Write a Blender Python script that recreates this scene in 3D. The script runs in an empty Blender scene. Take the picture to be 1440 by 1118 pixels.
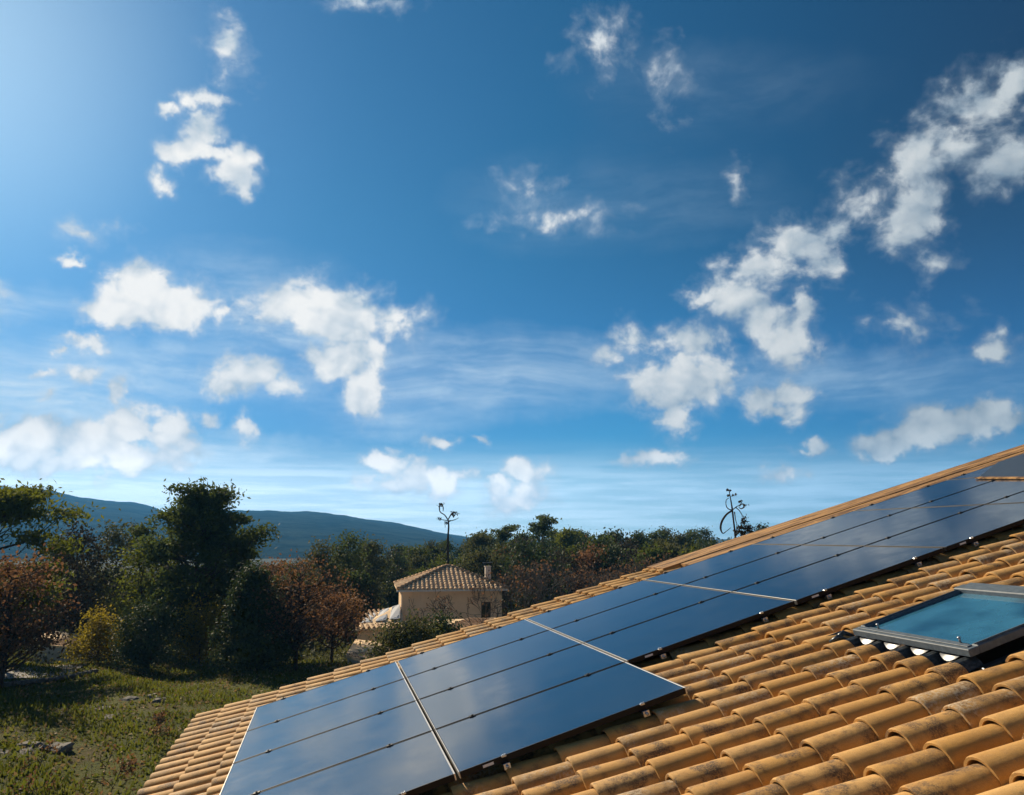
import bpy, math, random
import numpy as np
from mathutils import Vector, Matrix

R = math.radians
scene = bpy.context.scene
COL = scene.collection
rng = np.random.default_rng(7)
random.seed(7)

# ------------------------------------------------------------------ camera, light, exposure
CAM_Z = 7.5
F_PX, PITCH = 1114.45, 0.17321385           # focal length for a 1440 px wide frame, upward pitch
cam_data = bpy.data.cameras.new('camera')
cam_data.sensor_width = 36.0
cam_data.lens = F_PX / 1440 * 36.0
cam_data.clip_start = 0.05
cam_data.clip_end = 30000
cam = bpy.data.objects.new('camera', cam_data)
COL.objects.link(cam)
cam.location = (0, 0, CAM_Z)
cam.rotation_euler = (math.pi / 2 + PITCH, 0, 0)
scene.camera = cam

SUN_AZ, SUN_EL = -40.0, 30.0                 # degrees, azimuth from +Y towards +X
SUN_DIR = Vector((math.sin(R(SUN_AZ)) * math.cos(R(SUN_EL)), math.cos(R(SUN_AZ)) * math.cos(R(SUN_EL)), math.sin(R(SUN_EL))))
sd = bpy.data.lights.new('sun', 'SUN')
sd.energy = 5.0
sd.angle = R(0.53)
sd.color = (1.0, 0.83, 0.60)
sun = bpy.data.objects.new('sun', sd)
COL.objects.link(sun)
sun.rotation_euler = (-SUN_DIR).to_track_quat('-Z', 'Y').to_euler()

vs = scene.view_settings
vs.view_transform = 'Standard'
vs.look = 'None'
vs.exposure = 0.66
vs.gamma = 1.0
vs.use_curve_mapping = False


class NT:
    """small helper to write node trees"""
    def __init__(self, tree):
        self.t = tree
        tree.nodes.clear()

    def n(self, kind, ins=None, **props):
        nd = self.t.nodes.new(kind)
        for k, v in props.items():
            setattr(nd, k, v)
        for k, v in (ins or {}).items():
            s = nd.inputs[k]
            if hasattr(v, 'is_output') or isinstance(v, bpy.types.NodeSocket):
                self.t.links.new(v, s)
            else:
                s.default_value = v
        return nd

    def math(self, op, a, b=0.0, c=0.0, clamp=False):
        return self.n('ShaderNodeMath', {0: a, 1: b, 2: c}, operation=op, use_clamp=clamp).outputs[0]

    def vmath(self, op, a, b=None, scale=None):
        ins = {0: a}
        if b is not None:
            ins[1] = b
        if scale is not None:
            ins['Scale'] = scale
        nd = self.n('ShaderNodeVectorMath', ins, operation=op)
        return nd.outputs['Value'] if op in ('LENGTH', 'DOT_PRODUCT', 'DISTANCE') else nd.outputs['Vector']

    def noise(self, vec, scale, detail=4.0, rough=0.55, dist=0.0, color=False):
        nd = self.n('ShaderNodeTexNoise', {'Vector': vec, 'Scale': scale, 'Detail': detail, 'Roughness': rough, 'Distortion': dist})
        return nd.outputs['Color'] if color else nd.outputs['Fac']

    def ramp(self, v, lo, hi, a=0.0, b=1.0, smooth=True):
        nd = self.n('ShaderNodeMapRange', {'Value': v, 'From Min': lo, 'From Max': hi, 'To Min': a, 'To Max': b},
                    interpolation_type='SMOOTHSTEP' if smooth else 'LINEAR')
        return nd.outputs['Result']

    def mix(self, fac, a, b, mode='MIX'):
        nd = self.n('ShaderNodeMix', data_type='RGBA', blend_type=mode)
        for sock, v in ((nd.inputs[0], fac), (nd.inputs[6], a), (nd.inputs[7], b)):
            if isinstance(v, bpy.types.NodeSocket):
                self.t.links.new(v, sock)
            else:
                sock.default_value = v if not isinstance(v, tuple) else (*v, 1.0)[:4]
        return nd.outputs[2]

    def link(self, a, b):
        self.t.links.new(a, b)


# clouds: (azimuth, elevation, half width, half height, tilt, amount) in degrees on the celestial sphere
CUMULUS = [(-22.97, 28.37, 1.44, 0.56, 10.0, 0.85), (-25.02, 27.43, 0.75, 0.38, 10.8, 0.7), (-23.17, 26.64, 1.43, 1.13, 9.7, 0.95), (-24.13, 25.15, 1.68, 0.96, 9.8, 0.95), (-22.02, 25.36, 1.73, 0.71, 8.9, 0.85), (-20.3, 25.03, 1.27, 1.26, 8.1, 0.95), (-20.48, 24.09, 1.75, 0.91, 7.9, 0.9), (-19.31, 23.42, 0.44, 0.74, 7.3, 0.7), (-25.07, 23.02, 0.78, 0.67, 9.5, 0.65), (-30.35, 17.3, 0.85, 0.35, 9.4, 0.7), (-29.64, 19.02, 1.41, 0.53, 9.9, 0.36), (-25.65, 15.81, 2.71, 1.84, 7.2, 1.1), (-27.27, 14.5, 2.03, 1.28, 7.1, 1.1), (-23.6, 15.12, 2.7, 1.41, 6.3, 1.0), (-20.84, 15.02, 1.87, 0.76, 5.4, 0.62), (-15.35, 16.21, 2.29, 1.86, 4.2, 0.9), (-17.54, 15.8, 1.65, 1.26, 4.7, 0.6), (-12.55, 15.36, 2.94, 2.09, 3.2, 1.1), (-14.54, 14.94, 1.69, 1.38, 3.7, 0.9), (-8.43, 15.25, 1.87, 1.21, 2.1, 0.5), (-11.93, 12.38, 2.62, 1.81, 2.5, 1.1), (-10.75, 10.31, 1.41, 2.02, 1.9, 1.0), (-13.68, 12.35, 1.29, 1.0, 2.9, 0.8), (-11.3, 8.93, 0.7, 1.11, 1.8, 0.5), (-18.96, 11.1, 2.26, 1.36, 3.7, 1.05), (-20.15, 10.01, 1.2, 0.87, 3.6, 1.0), (-16.54, 10.46, 1.64, 0.79, 3.0, 0.75), (-18.56, 7.37, 0.84, 0.93, 2.4, 0.9), (-20.93, 7.79, 0.77, 0.48, 2.9, 0.6), (-26.6, 9.31, 0.75, 0.88, 4.6, 0.75), (-28.86, 12.12, 1.06, 0.5, 6.5, 0.7), (-30.09, 11.39, 0.4, 0.31, 6.4, 0.6), (-29.0, 10.38, 0.77, 0.72, 5.6, 0.8), (-31.09, 10.21, 1.08, 0.35, 6.0, 0.55), (-30.59, 8.97, 0.47, 0.27, 5.2, 0.5), (-31.94, 6.12, 2.47, 1.31, 3.8, 1.05), (-29.41, 5.83, 3.54, 1.61, 3.3, 1.1), (-25.94, 7.22, 1.85, 1.3, 3.5, 1.1), (-23.46, 6.8, 1.75, 1.41, 2.9, 1.05), (-30.79, 6.9, 1.08, 0.71, 4.1, 0.9), (-26.12, 5.18, 3.49, 1.1, 2.5, 1.05), (-32.56, 4.87, 2.2, 1.04, 3.1, 1.0), (-28.3, 4.41, 4.39, 0.72, 2.4, 0.7), (-23.57, 5.29, 2.17, 0.94, 2.3, 0.8), (-9.03, 5.09, 1.51, 1.01, 0.8, 0.95), (-6.13, 4.21, 2.43, 1.01, 0.4, 0.9), (-8.14, 3.59, 3.01, 0.8, 0.5, 0.75), (-4.85, 3.41, 1.42, 1.11, 0.3, 0.8), (-3.84, 4.33, 1.23, 0.61, 0.3, 0.6), (0.77, 4.64, 1.75, 1.02, -0.1, 0.9), (-0.72, 3.52, 1.02, 1.02, 0.0, 0.95), (0.51, 2.71, 2.04, 1.32, -0.0, 0.62), (10.19, 5.43, 2.49, 0.7, -1.0, 0.85), (-5.41, 6.51, 1.13, 0.41, 0.6, 0.7), (-2.22, 6.79, 0.72, 0.26, 0.3, 0.6), (18.8, 4.25, 1.38, 0.53, -1.4, 0.65), (21.08, 5.77, 0.9, 0.57, -2.2, 0.8), (20.71, 5.59, 1.35, 0.29, -2.1, 0.6), (11.87, 10.67, 3.31, 2.11, -2.2, 1.1), (11.78, 8.26, 1.39, 1.51, -1.7, 0.85), (14.29, 11.57, 1.68, 1.3, -2.9, 0.75), (9.59, 10.5, 1.53, 1.32, -1.7, 0.8), (8.66, 14.03, 1.24, 1.11, -2.1, 0.65), (7.08, 13.11, 1.14, 0.81, -1.6, 0.5), (13.89, 13.69, 1.5, 1.39, -3.3, 0.7), (11.97, 13.59, 2.23, 1.0, -2.8, 0.5), (16.35, 16.38, 2.37, 1.66, -4.5, 0.95), (18.07, 14.78, 2.02, 1.46, -4.6, 0.85), (14.11, 16.55, 1.71, 0.59, -3.9, 0.7), (19.29, 12.83, 1.98, 1.45, -4.3, 0.75), (20.64, 15.61, 0.84, 1.34, -5.6, 0.65), (20.28, 13.63, 1.21, 1.92, -4.8, 0.6), (20.17, 19.38, 2.11, 1.79, -6.6, 0.8), (22.04, 19.06, 1.49, 1.68, -7.1, 0.8), (17.68, 18.31, 2.55, 0.86, -5.4, 0.7), (23.26, 19.93, 0.65, 1.38, -7.9, 0.65), (18.9, 18.33, 1.93, 1.24, -5.8, 0.7), (28.72, 23.72, 1.9, 1.8, -11.4, 0.85), (28.38, 20.93, 1.89, 2.28, -10.2, 0.85), (27.41, 19.67, 1.47, 1.42, -9.3, 0.75), (31.29, 24.03, 2.73, 1.41, -12.7, 0.75), (33.63, 22.64, 2.04, 1.64, -13.3, 0.75), (34.58, 26.91, 0.95, 1.09, -15.6, 0.8), (32.72, 25.98, 2.28, 1.77, -14.2, 0.5), (28.99, 17.34, 1.08, 0.8, -9.0, 0.5), (25.25, 21.92, 1.81, 1.34, -9.3, 0.45), (17.77, 9.31, 1.33, 1.37, -2.9, 0.75), (19.78, 9.16, 1.29, 1.45, -3.2, 0.75), (18.75, 8.28, 2.05, 0.58, -2.8, 0.6), (29.33, 7.19, 3.01, 1.21, -4.0, 1.05), (25.32, 5.77, 1.94, 0.93, -2.7, 1.0), (31.66, 7.19, 1.89, 1.05, -4.4, 1.0), (27.44, 6.31, 2.94, 1.0, -3.2, 0.95), (32.08, 11.69, 1.15, 0.79, -7.1, 0.6), (-21.46, 31.95, 1.0, 1.32, 10.0, 0.3), (-11.73, 35.9, 2.53, 0.41, 5.6, 0.42), (6.77, 33.94, 1.68, 0.94, -3.2, 0.24), (11.93, 30.78, 0.81, 1.49, -5.3, 0.27), (3.8, 22.72, 2.49, 0.63, -1.4, 0.24), (1.2, 24.7, 0.98, 0.58, -0.5, 0.22), (16.75, 23.91, 0.45, 1.02, -6.4, 0.3), (27.37, 13.16, 1.68, 0.91, -6.6, 0.2), (-37.25, 6.24, 2.97, 2.05, 4.7, 1.0), (-35.95, 13.51, 2.48, 1.67, 9.3, 0.9), (38.5, 23.59, 3.19, 2.3, -16.3, 0.9), (38.89, 9.34, 3.53, 2.02, -7.4, 0.9), (42.8, 16.15, 2.7, 2.26, -13.9, 0.8), (-41.14, 17.73, 2.55, 1.92, 14.2, 0.8), (-23.55, 42.39, 4.6, 1.69, 12.2, 0.8), (10.66, 45.74, 6.97, 1.66, -5.4, 0.8), (30.73, 38.12, 4.06, 1.73, -16.1, 0.8)]
VEIL = [(-4.19, 11.39, 15.65, 3.18, 0.8, 0.55), (-1.05, 12.95, 7.9, 2.05, 0.2, 0.4), (-15.49, 13.99, 7.88, 1.97, 3.7, 0.6), (-23.31, 10.98, 8.89, 2.37, 4.6, 0.5), (-30.69, 9.18, 9.33, 3.11, 5.3, 0.95), (-25.07, 5.23, 12.7, 1.86, 2.4, 0.8), (-32.68, 14.02, 6.11, 1.3, 8.6, 0.4), (23.7, 10.24, 14.53, 1.89, -4.4, 0.45), (29.85, 8.58, 7.88, 1.34, -4.8, 0.3), (2.18, 23.48, 6.53, 2.91, -0.8, 0.1), (12.34, 23.01, 8.35, 2.38, -4.5, 0.1), (15.84, 30.45, 10.45, 2.61, -7.1, 0.08), (26.26, 9.8, 6.33, 1.02, -4.7, 0.4), (-8.25, 8.25, 6.11, 1.78, 1.2, 0.35), (-20.02, 17.02, 7.6, 2.86, 5.8, 0.25)]


world = bpy.data.worlds.new('World')
scene.world = world
world.use_nodes = True
W = NT(world.node_tree)
dirv = W.n('ShaderNodeTexCoord').outputs['Generated']
sky = W.n('ShaderNodeTexSky', sky_type='NISHITA', sun_disc=False, sun_elevation=R(SUN_EL), sun_rotation=R(SUN_AZ),
          altitude=300.0, air_density=1.0, dust_density=0.35, ozone_density=2.2)
xyz = W.n('ShaderNodeSeparateXYZ', {0: dirv})
az = W.math('MULTIPLY', W.math('ARCTAN2', xyz.outputs[0], xyz.outputs[1]), 57.2958)
el = W.math('MULTIPLY', W.math('ARCSINE', xyz.outputs[2]), 57.2958)
p0 = W.n('ShaderNodeCombineXYZ', {0: az, 1: el, 2: 0.0}).outputs[0]
sundot = W.vmath('DOT_PRODUCT', dirv, tuple(SUN_DIR))
# domain warp so that no cloud keeps a smooth outline
wa = W.vmath('SUBTRACT', W.noise(dirv, 27.0, 5.0, 0.58, 0.0, True), (0.5, 0.5, 0.5))
p1 = W.vmath('ADD', p0, W.vmath('SCALE', wa, scale=2.5))


def field(blobs, pos):
    acc = None
    for (a, e, ra, re, rot, amp) in blobs:
        if acc is not None:      # order the evaluation (keeps the shader's stack small)
            pos = W.n('ShaderNodeVectorMath', {0: acc, 1: (1e-7, 1e-7, 0), 2: pos}, operation='MULTIPLY_ADD').outputs[0]
        m = W.n('ShaderNodeMapping', {'Vector': pos, 'Location': (a, e, 0), 'Rotation': (0, 0, R(rot)), 'Scale': (ra * 1.22, re * 1.22, 50.0)}, vector_type='TEXTURE')
        d = W.vmath('LENGTH', m.outputs[0])
        v = W.math('MULTIPLY_ADD', d, -amp, amp)
        acc = v if acc is None else W.n('ShaderNodeMath', {0: acc, 1: v, 2: 0.18}, operation='SMOOTH_MAX').outputs[0]
    return acc


# billow noise, sampled here and a little towards the sun: the difference is the relief of the puffs
mapb = W.vmath('MULTIPLY', dirv, (1.0, 1.0, 1.15))
wb = W.vmath('SUBTRACT', W.noise(dirv, 9.0, 3.0, 0.5, 0.0, True), (0.5, 0.5, 0.5))
pb = W.vmath('ADD', mapb, W.vmath('SCALE', wb, scale=0.05))
pb2 = W.vmath('ADD', pb, tuple(Vector((-0.010, 0.0, 0.012))))
b1 = W.noise(pb, 34.0, 8.0, 0.58)
def billow(p_):
    nd = W.n('ShaderNodeTexVoronoi', {'Vector': p_, 'Scale': 36.0, 'Detail': 1.5, 'Roughness': 0.5}, feature='F1', normalize=True)
    return nd.outputs['Distance']


v1 = billow(pb)
v2 = billow(pb2)
pb3 = W.vmath('ADD', pb, tuple(Vector((-0.022, 0.0, 0.030))))
soft_relief = W.ramp(W.math('SUBTRACT', W.noise(pb, 15.0, 2.0, 0.5), W.noise(pb3, 15.0, 2.0, 0.5)), -0.10, 0.10, 0.0, 1.0, False)
relief = W.ramp(W.math('SUBTRACT', v2, v1), -0.20, 0.20, 0.0, 1.0, False)
relief = W.math('MULTIPLY_ADD', relief, 0.45, W.math('MULTIPLY', soft_relief, 0.65))
b1 = W.math('MULTIPLY_ADD', W.math('SUBTRACT', 0.38, v1), 0.55, b1)
# thin veils and streaks
ps = W.vmath('MULTIPLY', dirv, (1.0, 1.0, 5.5))
ws = W.vmath('SUBTRACT', W.noise(dirv, 4.0, 3.0, 0.5, 0.0, True), (0.5, 0.5, 0.5))
ps = W.vmath('ADD', ps, W.vmath('SCALE', ws, scale=0.35))
s1 = W.noise(ps, 6.5, 8.0, 0.62)
s2 = W.noise(W.vmath('ADD', W.vmath('MULTIPLY', dirv, (1.0, 1.0, 15.0)), W.vmath('SCALE', ws, scale=0.12)), 6.0, 8.0, 0.62)
Fv = W.math('MAXIMUM', field(VEIL, p1), 0.0)
low = W.ramp(el, 7.4, 2.6)
lowl = W.math('MULTIPLY', W.ramp(az, 30.0, -30.0, 0.62, 1.0), low)
veil = W.math('MULTIPLY', Fv, W.ramp(s1, 0.32, 0.70, 0.35, 1.4))
bank = W.math('MULTIPLY', lowl, W.ramp(s2, 0.36, 0.62, 0.62, 1.0))
veilf = W.math('MINIMUM', W.math('MAXIMUM', veil, bank), 0.92)
# sky colour: the sky texture, deepened away from the sun as on a clear dry day
def cramp(fac, stops):
    nd = W.n('ShaderNodeValToRGB', {'Fac': fac})
    cr = nd.color_ramp
    while len(cr.elements) < len(stops): cr.elements.new(0.5)
    for e_, (p_, c_) in zip(cr.elements, stops):
        e_.position = p_
        e_.color = (*c_, 1)
    return nd.outputs[0]


tel = W.ramp(el, 5.0, 24.0)
hi_t = cramp(sundot, [(0.0, (.10, .24, .33)), (0.44, (.11, .27, .37)), (0.60, (.11, .37, .50)), (0.80, (.15, .51, .66)), (0.91, (.21, .57, .74)), (0.96, (.27, .61, .81)), (1.0, (.60, .88, 1.0))])
lo_t = cramp(sundot, [(0.0, (.12, .40, .68)), (0.44, (.13, .47, .78)), (0.65, (.15, .54, .83)), (0.82, (.19, .47, .75)), (0.96, (.30, .58, .82))])
tint = W.mix(tel, lo_t, hi_t)
base = W.mix(1.0, sky.outputs[0], tint, 'MULTIPLY')
nearsun = W.ramp(sundot, 0.2, 0.92)
lit = W.mix(nearsun, (4.8, 5.5, 5.9), (9.9, 9.8, 9.5))
shd = W.mix(nearsun, (1.5, 2.3, 3.1), (4.0, 5.3, 6.5))
vcol = W.mix(nearsun, (3.6, 5.5, 7.3), (7.2, 8.6, 9.6))
under = W.mix(veilf, base, W.vmath('SCALE', vcol, scale=W.math('MULTIPLY_ADD', low, 0.80, 1.0)))


def cloud_layer(Fc, soft=0.56):
    dens0 = W.math('MULTIPLY_ADD', W.math('SUBTRACT', b1, 0.5), 1.45, Fc)
    dens = W.ramp(dens0, 0.10, soft)
    core = W.ramp(dens0, 0.16, 0.95)
    light = W.math('MULTIPLY_ADD', relief, 0.80, W.math('MULTIPLY', core, 0.34), clamp=True)
    cl = W.mix(light, shd, lit)
    cl = W.vmath('SCALE', cl, scale=W.math('MULTIPLY_ADD', low, 0.55, 1.0))
    veiled = W.mix(W.ramp(dens0, -0.20, 0.45, 0.0, 0.26), under, W.mix(0.5, shd, lit))
    c = W.mix(W.math('MULTIPLY', dens, W.ramp(core, 0.0, 0.5, 0.80, 0.98)), veiled, cl)
    return W.n('ShaderNodeBackground', {'Color': c, 'Strength': 0.062}).outputs[0]


SPLIT = 3.6                                   # a clear lane of sky: the clouds on each side are summed separately
left = cloud_layer(field([b for b in CUMULUS if b[0] < SPLIT + 4], p1))
right = cloud_layer(field([b for b in CUMULUS if b[0] >= SPLIT - 4], p1))
away = cloud_layer(W.math('MULTIPLY_ADD', W.noise(dirv, 2.6, 2.0), 4.0, -2.25))
ground_bg = W.n('ShaderNodeBackground', {'Color': (0.9, 1.0, 1.1, 1), 'Strength': 0.06}).outputs[0]


def mixs(fac, a, b):
    nd = W.n('ShaderNodeMixShader', {0: fac, 1: a, 2: b})
    return nd.outputs[0]


front = mixs(W.math('GREATER_THAN', az, SPLIT), left, right)
isaway = W.math('MAXIMUM', W.math('GREATER_THAN', W.math('ABSOLUTE', az), 50.0), W.math('GREATER_THAN', el, 50.0))
final = mixs(W.math('LESS_THAN', el, -0.3), mixs(isaway, front, away), ground_bg)
wo = W.n('ShaderNodeOutputWorld')
W.link(final, wo.inputs['Surface'])
world.cycles.sampling_method = 'MANUAL'
world.cycles.sample_map_resolution = 512

scene.cycles.max_bounces = 6
scene.cycles.diffuse_bounces = 3
scene.cycles.glossy_bounces = 3
scene.cycles.transmission_bounces = 4
scene.cycles.transparent_max_bounces = 6
scene.cycles.volume_bounces = 0
scene.cycles.sample_clamp_indirect = 6.0
scene.cycles.use_denoising = True
scene.cycles.use_adaptive_sampling = True
scene.cycles.adaptive_threshold = 0.015
scene.cycles.adaptive_min_samples = 16

# ------------------------------------------------------------------ building helpers
def tag(o, label=None, cat=None, group=None, kind=None):
    if label: o['label'] = label
    if cat: o['category'] = cat
    if group: o['group'] = group
    if kind: o['kind'] = kind
    return o


def link(o, parent=None):
    COL.objects.link(o)
    if parent is not None:
        o.parent = parent
    return o


def empty(name, loc=(0, 0, 0), rz=0.0, parent=None):
    o = bpy.data.objects.new(name, None)
    o.empty_display_size = 0.2
    o.location = loc
    o.rotation_euler = (0, 0, rz)
    return link(o, parent)


def mesh_from(name, V, Fa, mats, smooth=False, midx=None, attrs=None):
    """V (n,3) array, Fa list of faces or an (m,k) array"""
    me = bpy.data.meshes.new(name)
    V = np.asarray(V, dtype=np.float32).reshape(-1, 3)
    if isinstance(Fa, np.ndarray):
        m, k = Fa.shape
        me.vertices.add(len(V)); me.vertices.foreach_set('co', V.ravel())
        me.loops.add(m * k); me.loops.foreach_set('vertex_index', Fa.astype(np.int32).ravel())
        me.polygons.add(m)
        me.polygons.foreach_set('loop_start', np.arange(0, m * k, k, dtype=np.int32))
        me.update(calc_edges=True)
    else:
        me.from_pydata(V.tolist(), [], Fa)
    if not isinstance(mats, (list, tuple)):
        mats = [mats]
    for mt in mats:
        me.materials.append(mt)
    if midx is not None:
        me.polygons.foreach_set('material_index', np.asarray(midx, dtype=np.int32))
    if smooth is not False:
        sm = np.full(len(me.polygons), True) if smooth is True else np.asarray(smooth)
        me.polygons.foreach_set('use_smooth', sm)
    for nm, (dom, arr) in (attrs or {}).items():
        a = me.attributes.new(nm, 'FLOAT', dom)
        a.data.foreach_set('value', np.asarray(arr, dtype=np.float32))
    me.validate()
    return me


def obj(name, me, parent=None, **t):
    o = bpy.data.objects.new(name, me)
    link(o, parent)
    return tag(o, **t) if t else o


class MB:
    """collects simple solids into one mesh"""
    def __init__(self):
        self.v, self.f, self.sm = [], [], []

    def add(self, vs_, fs_, smooth=False):
        k = len(self.v)
        self.v += [tuple(p) for p in vs_]
        self.f += [tuple(i + k for i in f) for f in fs_]
        self.sm += [smooth] * len(fs_)
        return self

    def box(self, x0, x1, y0, y1, z0, z1, M=None, bev=0.0):
        if bev <= 0:
            P = [(x, y, z) for z in (z0, z1) for y in (y0, y1) for x in (x0, x1)]
            Fc_ = [(0, 2, 3, 1), (4, 5, 7, 6), (0, 1, 5, 4), (2, 6, 7, 3), (0, 4, 6, 2), (1, 3, 7, 5)]
        else:
            b = min(bev, (x1 - x0) * .45, (y1 - y0) * .45, (z1 - z0) * .45)
            P, Fc_ = [], []
            levels = [(z0, b), (z0 + b, 0), (z1 - b, 0), (z1, b)]
            for z, q in levels:
                c_ = b
                xa, xb, ya, yb = x0 + q, x1 - q, y0 + q, y1 - q
                cc = c_ if q == 0 else c_ * 0.6
                P += [(xa + cc, ya, z), (xb - cc, ya, z), (xb, ya + cc, z), (xb, yb - cc, z), (xb - cc, yb, z), (xa + cc, yb, z), (xa, yb - cc, z), (xa, ya + cc, z)]
            Fc_.append(tuple(range(7, -1, -1)))
            for l in range(3):
                for i in range(8):
                    j = (i + 1) % 8
                    Fc_.append((l * 8 + i, l * 8 + j, l * 8 + 8 + j, l * 8 + 8 + i))
            Fc_.append(tuple(range(24, 32)))
        if M is not None:
            P = [tuple(M @ Vector(p)) for p in P]
        return self.add(P, Fc_)

    def tube(self, pts, rad, sides=6, cap=True, smooth=True):
        pts = [Vector(p) for p in pts]
        rad = [rad] * len(pts) if not hasattr(rad, '__len__') else rad
        P, Fc_ = [], []
        up = Vector((0, 0, 1))
        prev = None
        for i, p in enumerate(pts):
            d = (pts[min(i + 1, len(pts) - 1)] - pts[max(i - 1, 0)])
            if d.length < 1e-9: d = Vector((0, 0, 1))
            d.normalize()
            a = d.cross(up if abs(d.z) < 0.95 else Vector((1, 0, 0))).normalized()
            if prev is not None and a.dot(prev) < 0: a = -a
            prev = a
            b = d.cross(a)
            for k in range(sides):
                t = 2 * math.pi * k / sides
                P.append(p + (a * math.cos(t) + b * math.sin(t)) * rad[i])
        for i in range(len(pts) - 1):
            for k in range(sides):
                k2 = (k + 1) % sides
                Fc_.append((i * sides + k, i * sides + k2, (i + 1) * sides + k2, (i + 1) * sides + k))
        if cap:
            Fc_.append(tuple(range(sides - 1, -1, -1)))
            Fc_.append(tuple(range((len(pts) - 1) * sides, len(pts) * sides)))
        return self.add(P, Fc_, smooth)

    def mesh(self, name, mat):
        return mesh_from(name, self.v, self.f, mat, smooth=np.array(self.sm))

    def build(self, name, mat, parent=None, **t):
        return obj(name, self.mesh(name, mat), parent, **t)


# ------------------------------------------------------------------ materials
def material(name, fn):
    m = bpy.data.materials.new(name)
    m.use_nodes = True
    t = NT(m.node_tree)
    out = t.n('ShaderNodeOutputMaterial')
    s = fn(t)
    if s is not None:
        t.link(s, out.inputs['Surface'])
    t.out = out
    return m


def pos(t): return t.n('ShaderNodeNewGeometry').outputs['Position']
def attr(t, nm): return t.n('ShaderNodeAttribute', attribute_name=nm).outputs['Fac']
def orand(t): return t.n('ShaderNodeObjectInfo').outputs['Random']


def bump(t, h, strength=0.3, dist=0.01):
    return t.n('ShaderNodeBump', {'Height': h, 'Strength': strength, 'Distance': dist}).outputs[0]


def bsdf(t, color, rough=0.7, normal=None, metal=0.0, spec=0.5, **kw):
    ins = {'Roughness': rough, 'Metallic': metal, 'Specular IOR Level': spec}
    nd = t.n('ShaderNodeBsdfPrincipled', ins)
    s = nd.inputs['Base Color']
    if isinstance(color, bpy.types.NodeSocket): t.link(color, s)
    else: s.default_value = (*color, 1)
    if normal is not None: t.link(normal, nd.inputs['Normal'])
    for k, v in kw.items():
        nd.inputs[k].default_value = v
    return nd.outputs[0]


def m_tile(t, far=False):
    P = pos(t)
    r = t.math('FRACT', t.math('ADD', orand(t), attr(t, 'tile_rnd')))
    r2 = t.math('FRACT', t.math('MULTIPLY', r, 7.31))
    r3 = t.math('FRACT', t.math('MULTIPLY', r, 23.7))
    off = t.n('ShaderNodeCombineXYZ', {0: t.math('MULTIPLY', r, 40.0), 1: t.math('MULTIPLY', r2, 30.0), 2: 0.0}).outputs[0]
    Q = t.vmath('ADD', P, off)
    c = t.mix(r, (0.54, 0.290, 0.070), (0.66, 0.400, 0.145))
    c = t.mix(t.ramp(r2, 0.6, 1.0, 0, 0.6), c, (0.38, 0.235, 0.09))
    # cloudy firing tone, dark weathering patches, pale lichen bloom on some tiles, specks
    c = t.mix(t.ramp(t.noise(Q, 7.0, 3.0), 0.35, 0.75, 0, 0.55), c, (0.38, 0.195, 0.05))
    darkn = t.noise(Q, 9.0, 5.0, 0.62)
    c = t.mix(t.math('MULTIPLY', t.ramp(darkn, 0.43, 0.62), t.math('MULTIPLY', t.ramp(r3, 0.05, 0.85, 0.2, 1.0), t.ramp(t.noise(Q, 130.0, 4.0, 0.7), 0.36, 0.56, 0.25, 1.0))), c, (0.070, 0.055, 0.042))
    pale = t.math('MULTIPLY', t.ramp(t.noise(Q, 60.0, 4.0, 0.7), 0.42, 0.60), t.ramp(t.noise(Q, 6.0, 3.0), 0.38, 0.62))
    c = t.mix(t.math('MULTIPLY', pale, t.ramp(r2, 0.70, 0.86, 0.05, 0.75)), c, (0.55, 0.48, 0.36))
    speck = t.math('MULTIPLY', t.ramp(t.noise(Q, 210.0, 2.0, 0.6), 0.66, 0.72), t.ramp(t.noise(Q, 14.0, 3.0), 0.40, 0.65))
    c = t.mix(t.math('MULTIPLY', speck, 0.8), c, (0.03, 0.022, 0.016))
    g = t.noise(Q, 420.0, 2.0, 0.6)
    c = t.mix(t.ramp(g, 0.35, 0.65, 0, 0.45), c, (0.27, 0.14, 0.055))
    c = t.mix(t.ramp(t.noise(Q, 30.0, 6.0, 0.7), 0.62, 0.75, 0, 0.5), c, (0.16, 0.14, 0.07))
    h = t.math('ADD', t.noise(Q, 260.0, 3.0, 0.6), t.math('MULTIPLY', t.noise(Q, 40.0, 3.0), 1.3))
    return bsdf(t, c, 0.78, bump(t, h, 0.35, 0.004), spec=0.28)


M = {}
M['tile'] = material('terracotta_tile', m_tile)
M['glass_panel'] = material('panel_glass', lambda t: bsdf(
    t, t.mix(t.ramp(t.noise(pos(t), 3.0, 3.0), 0.3, 0.7), (0.009, 0.018, 0.034), (0.013, 0.024, 0.044)),
    t.ramp(t.noise(pos(t), 5.0, 5.0), 0.3, 0.75, 0.09, 0.15), bump(t, t.noise(pos(t), 1.6, 2.0), 0.04, 0.02), spec=0.5, IOR=2.8))
M['black_alu'] = material('black_anodised', lambda t: bsdf(t, (0.008, 0.008, 0.009), 0.5, metal=0.0, spec=0.18))
M['edge_glint'] = material('painted_glint_edge', lambda t: bsdf(t, (0.46, 0.45, 0.43), 0.36, metal=0.6))  # sun catching the frame ends, put into their colour
M['edge_glint_dim'] = material('dim_glint_edge', lambda t: bsdf(t, (0.13, 0.135, 0.14), 0.4, metal=0.3))  # same frame end with the painted sun glint dimmed
M['zinc'] = material('zinc_bracket', lambda t: bsdf(t, (0.45, 0.47, 0.50), 0.35, metal=0.9))
M['sticker'] = material('pale_sticker', lambda t: bsdf(t, (0.62, 0.64, 0.66), 0.5))
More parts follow.
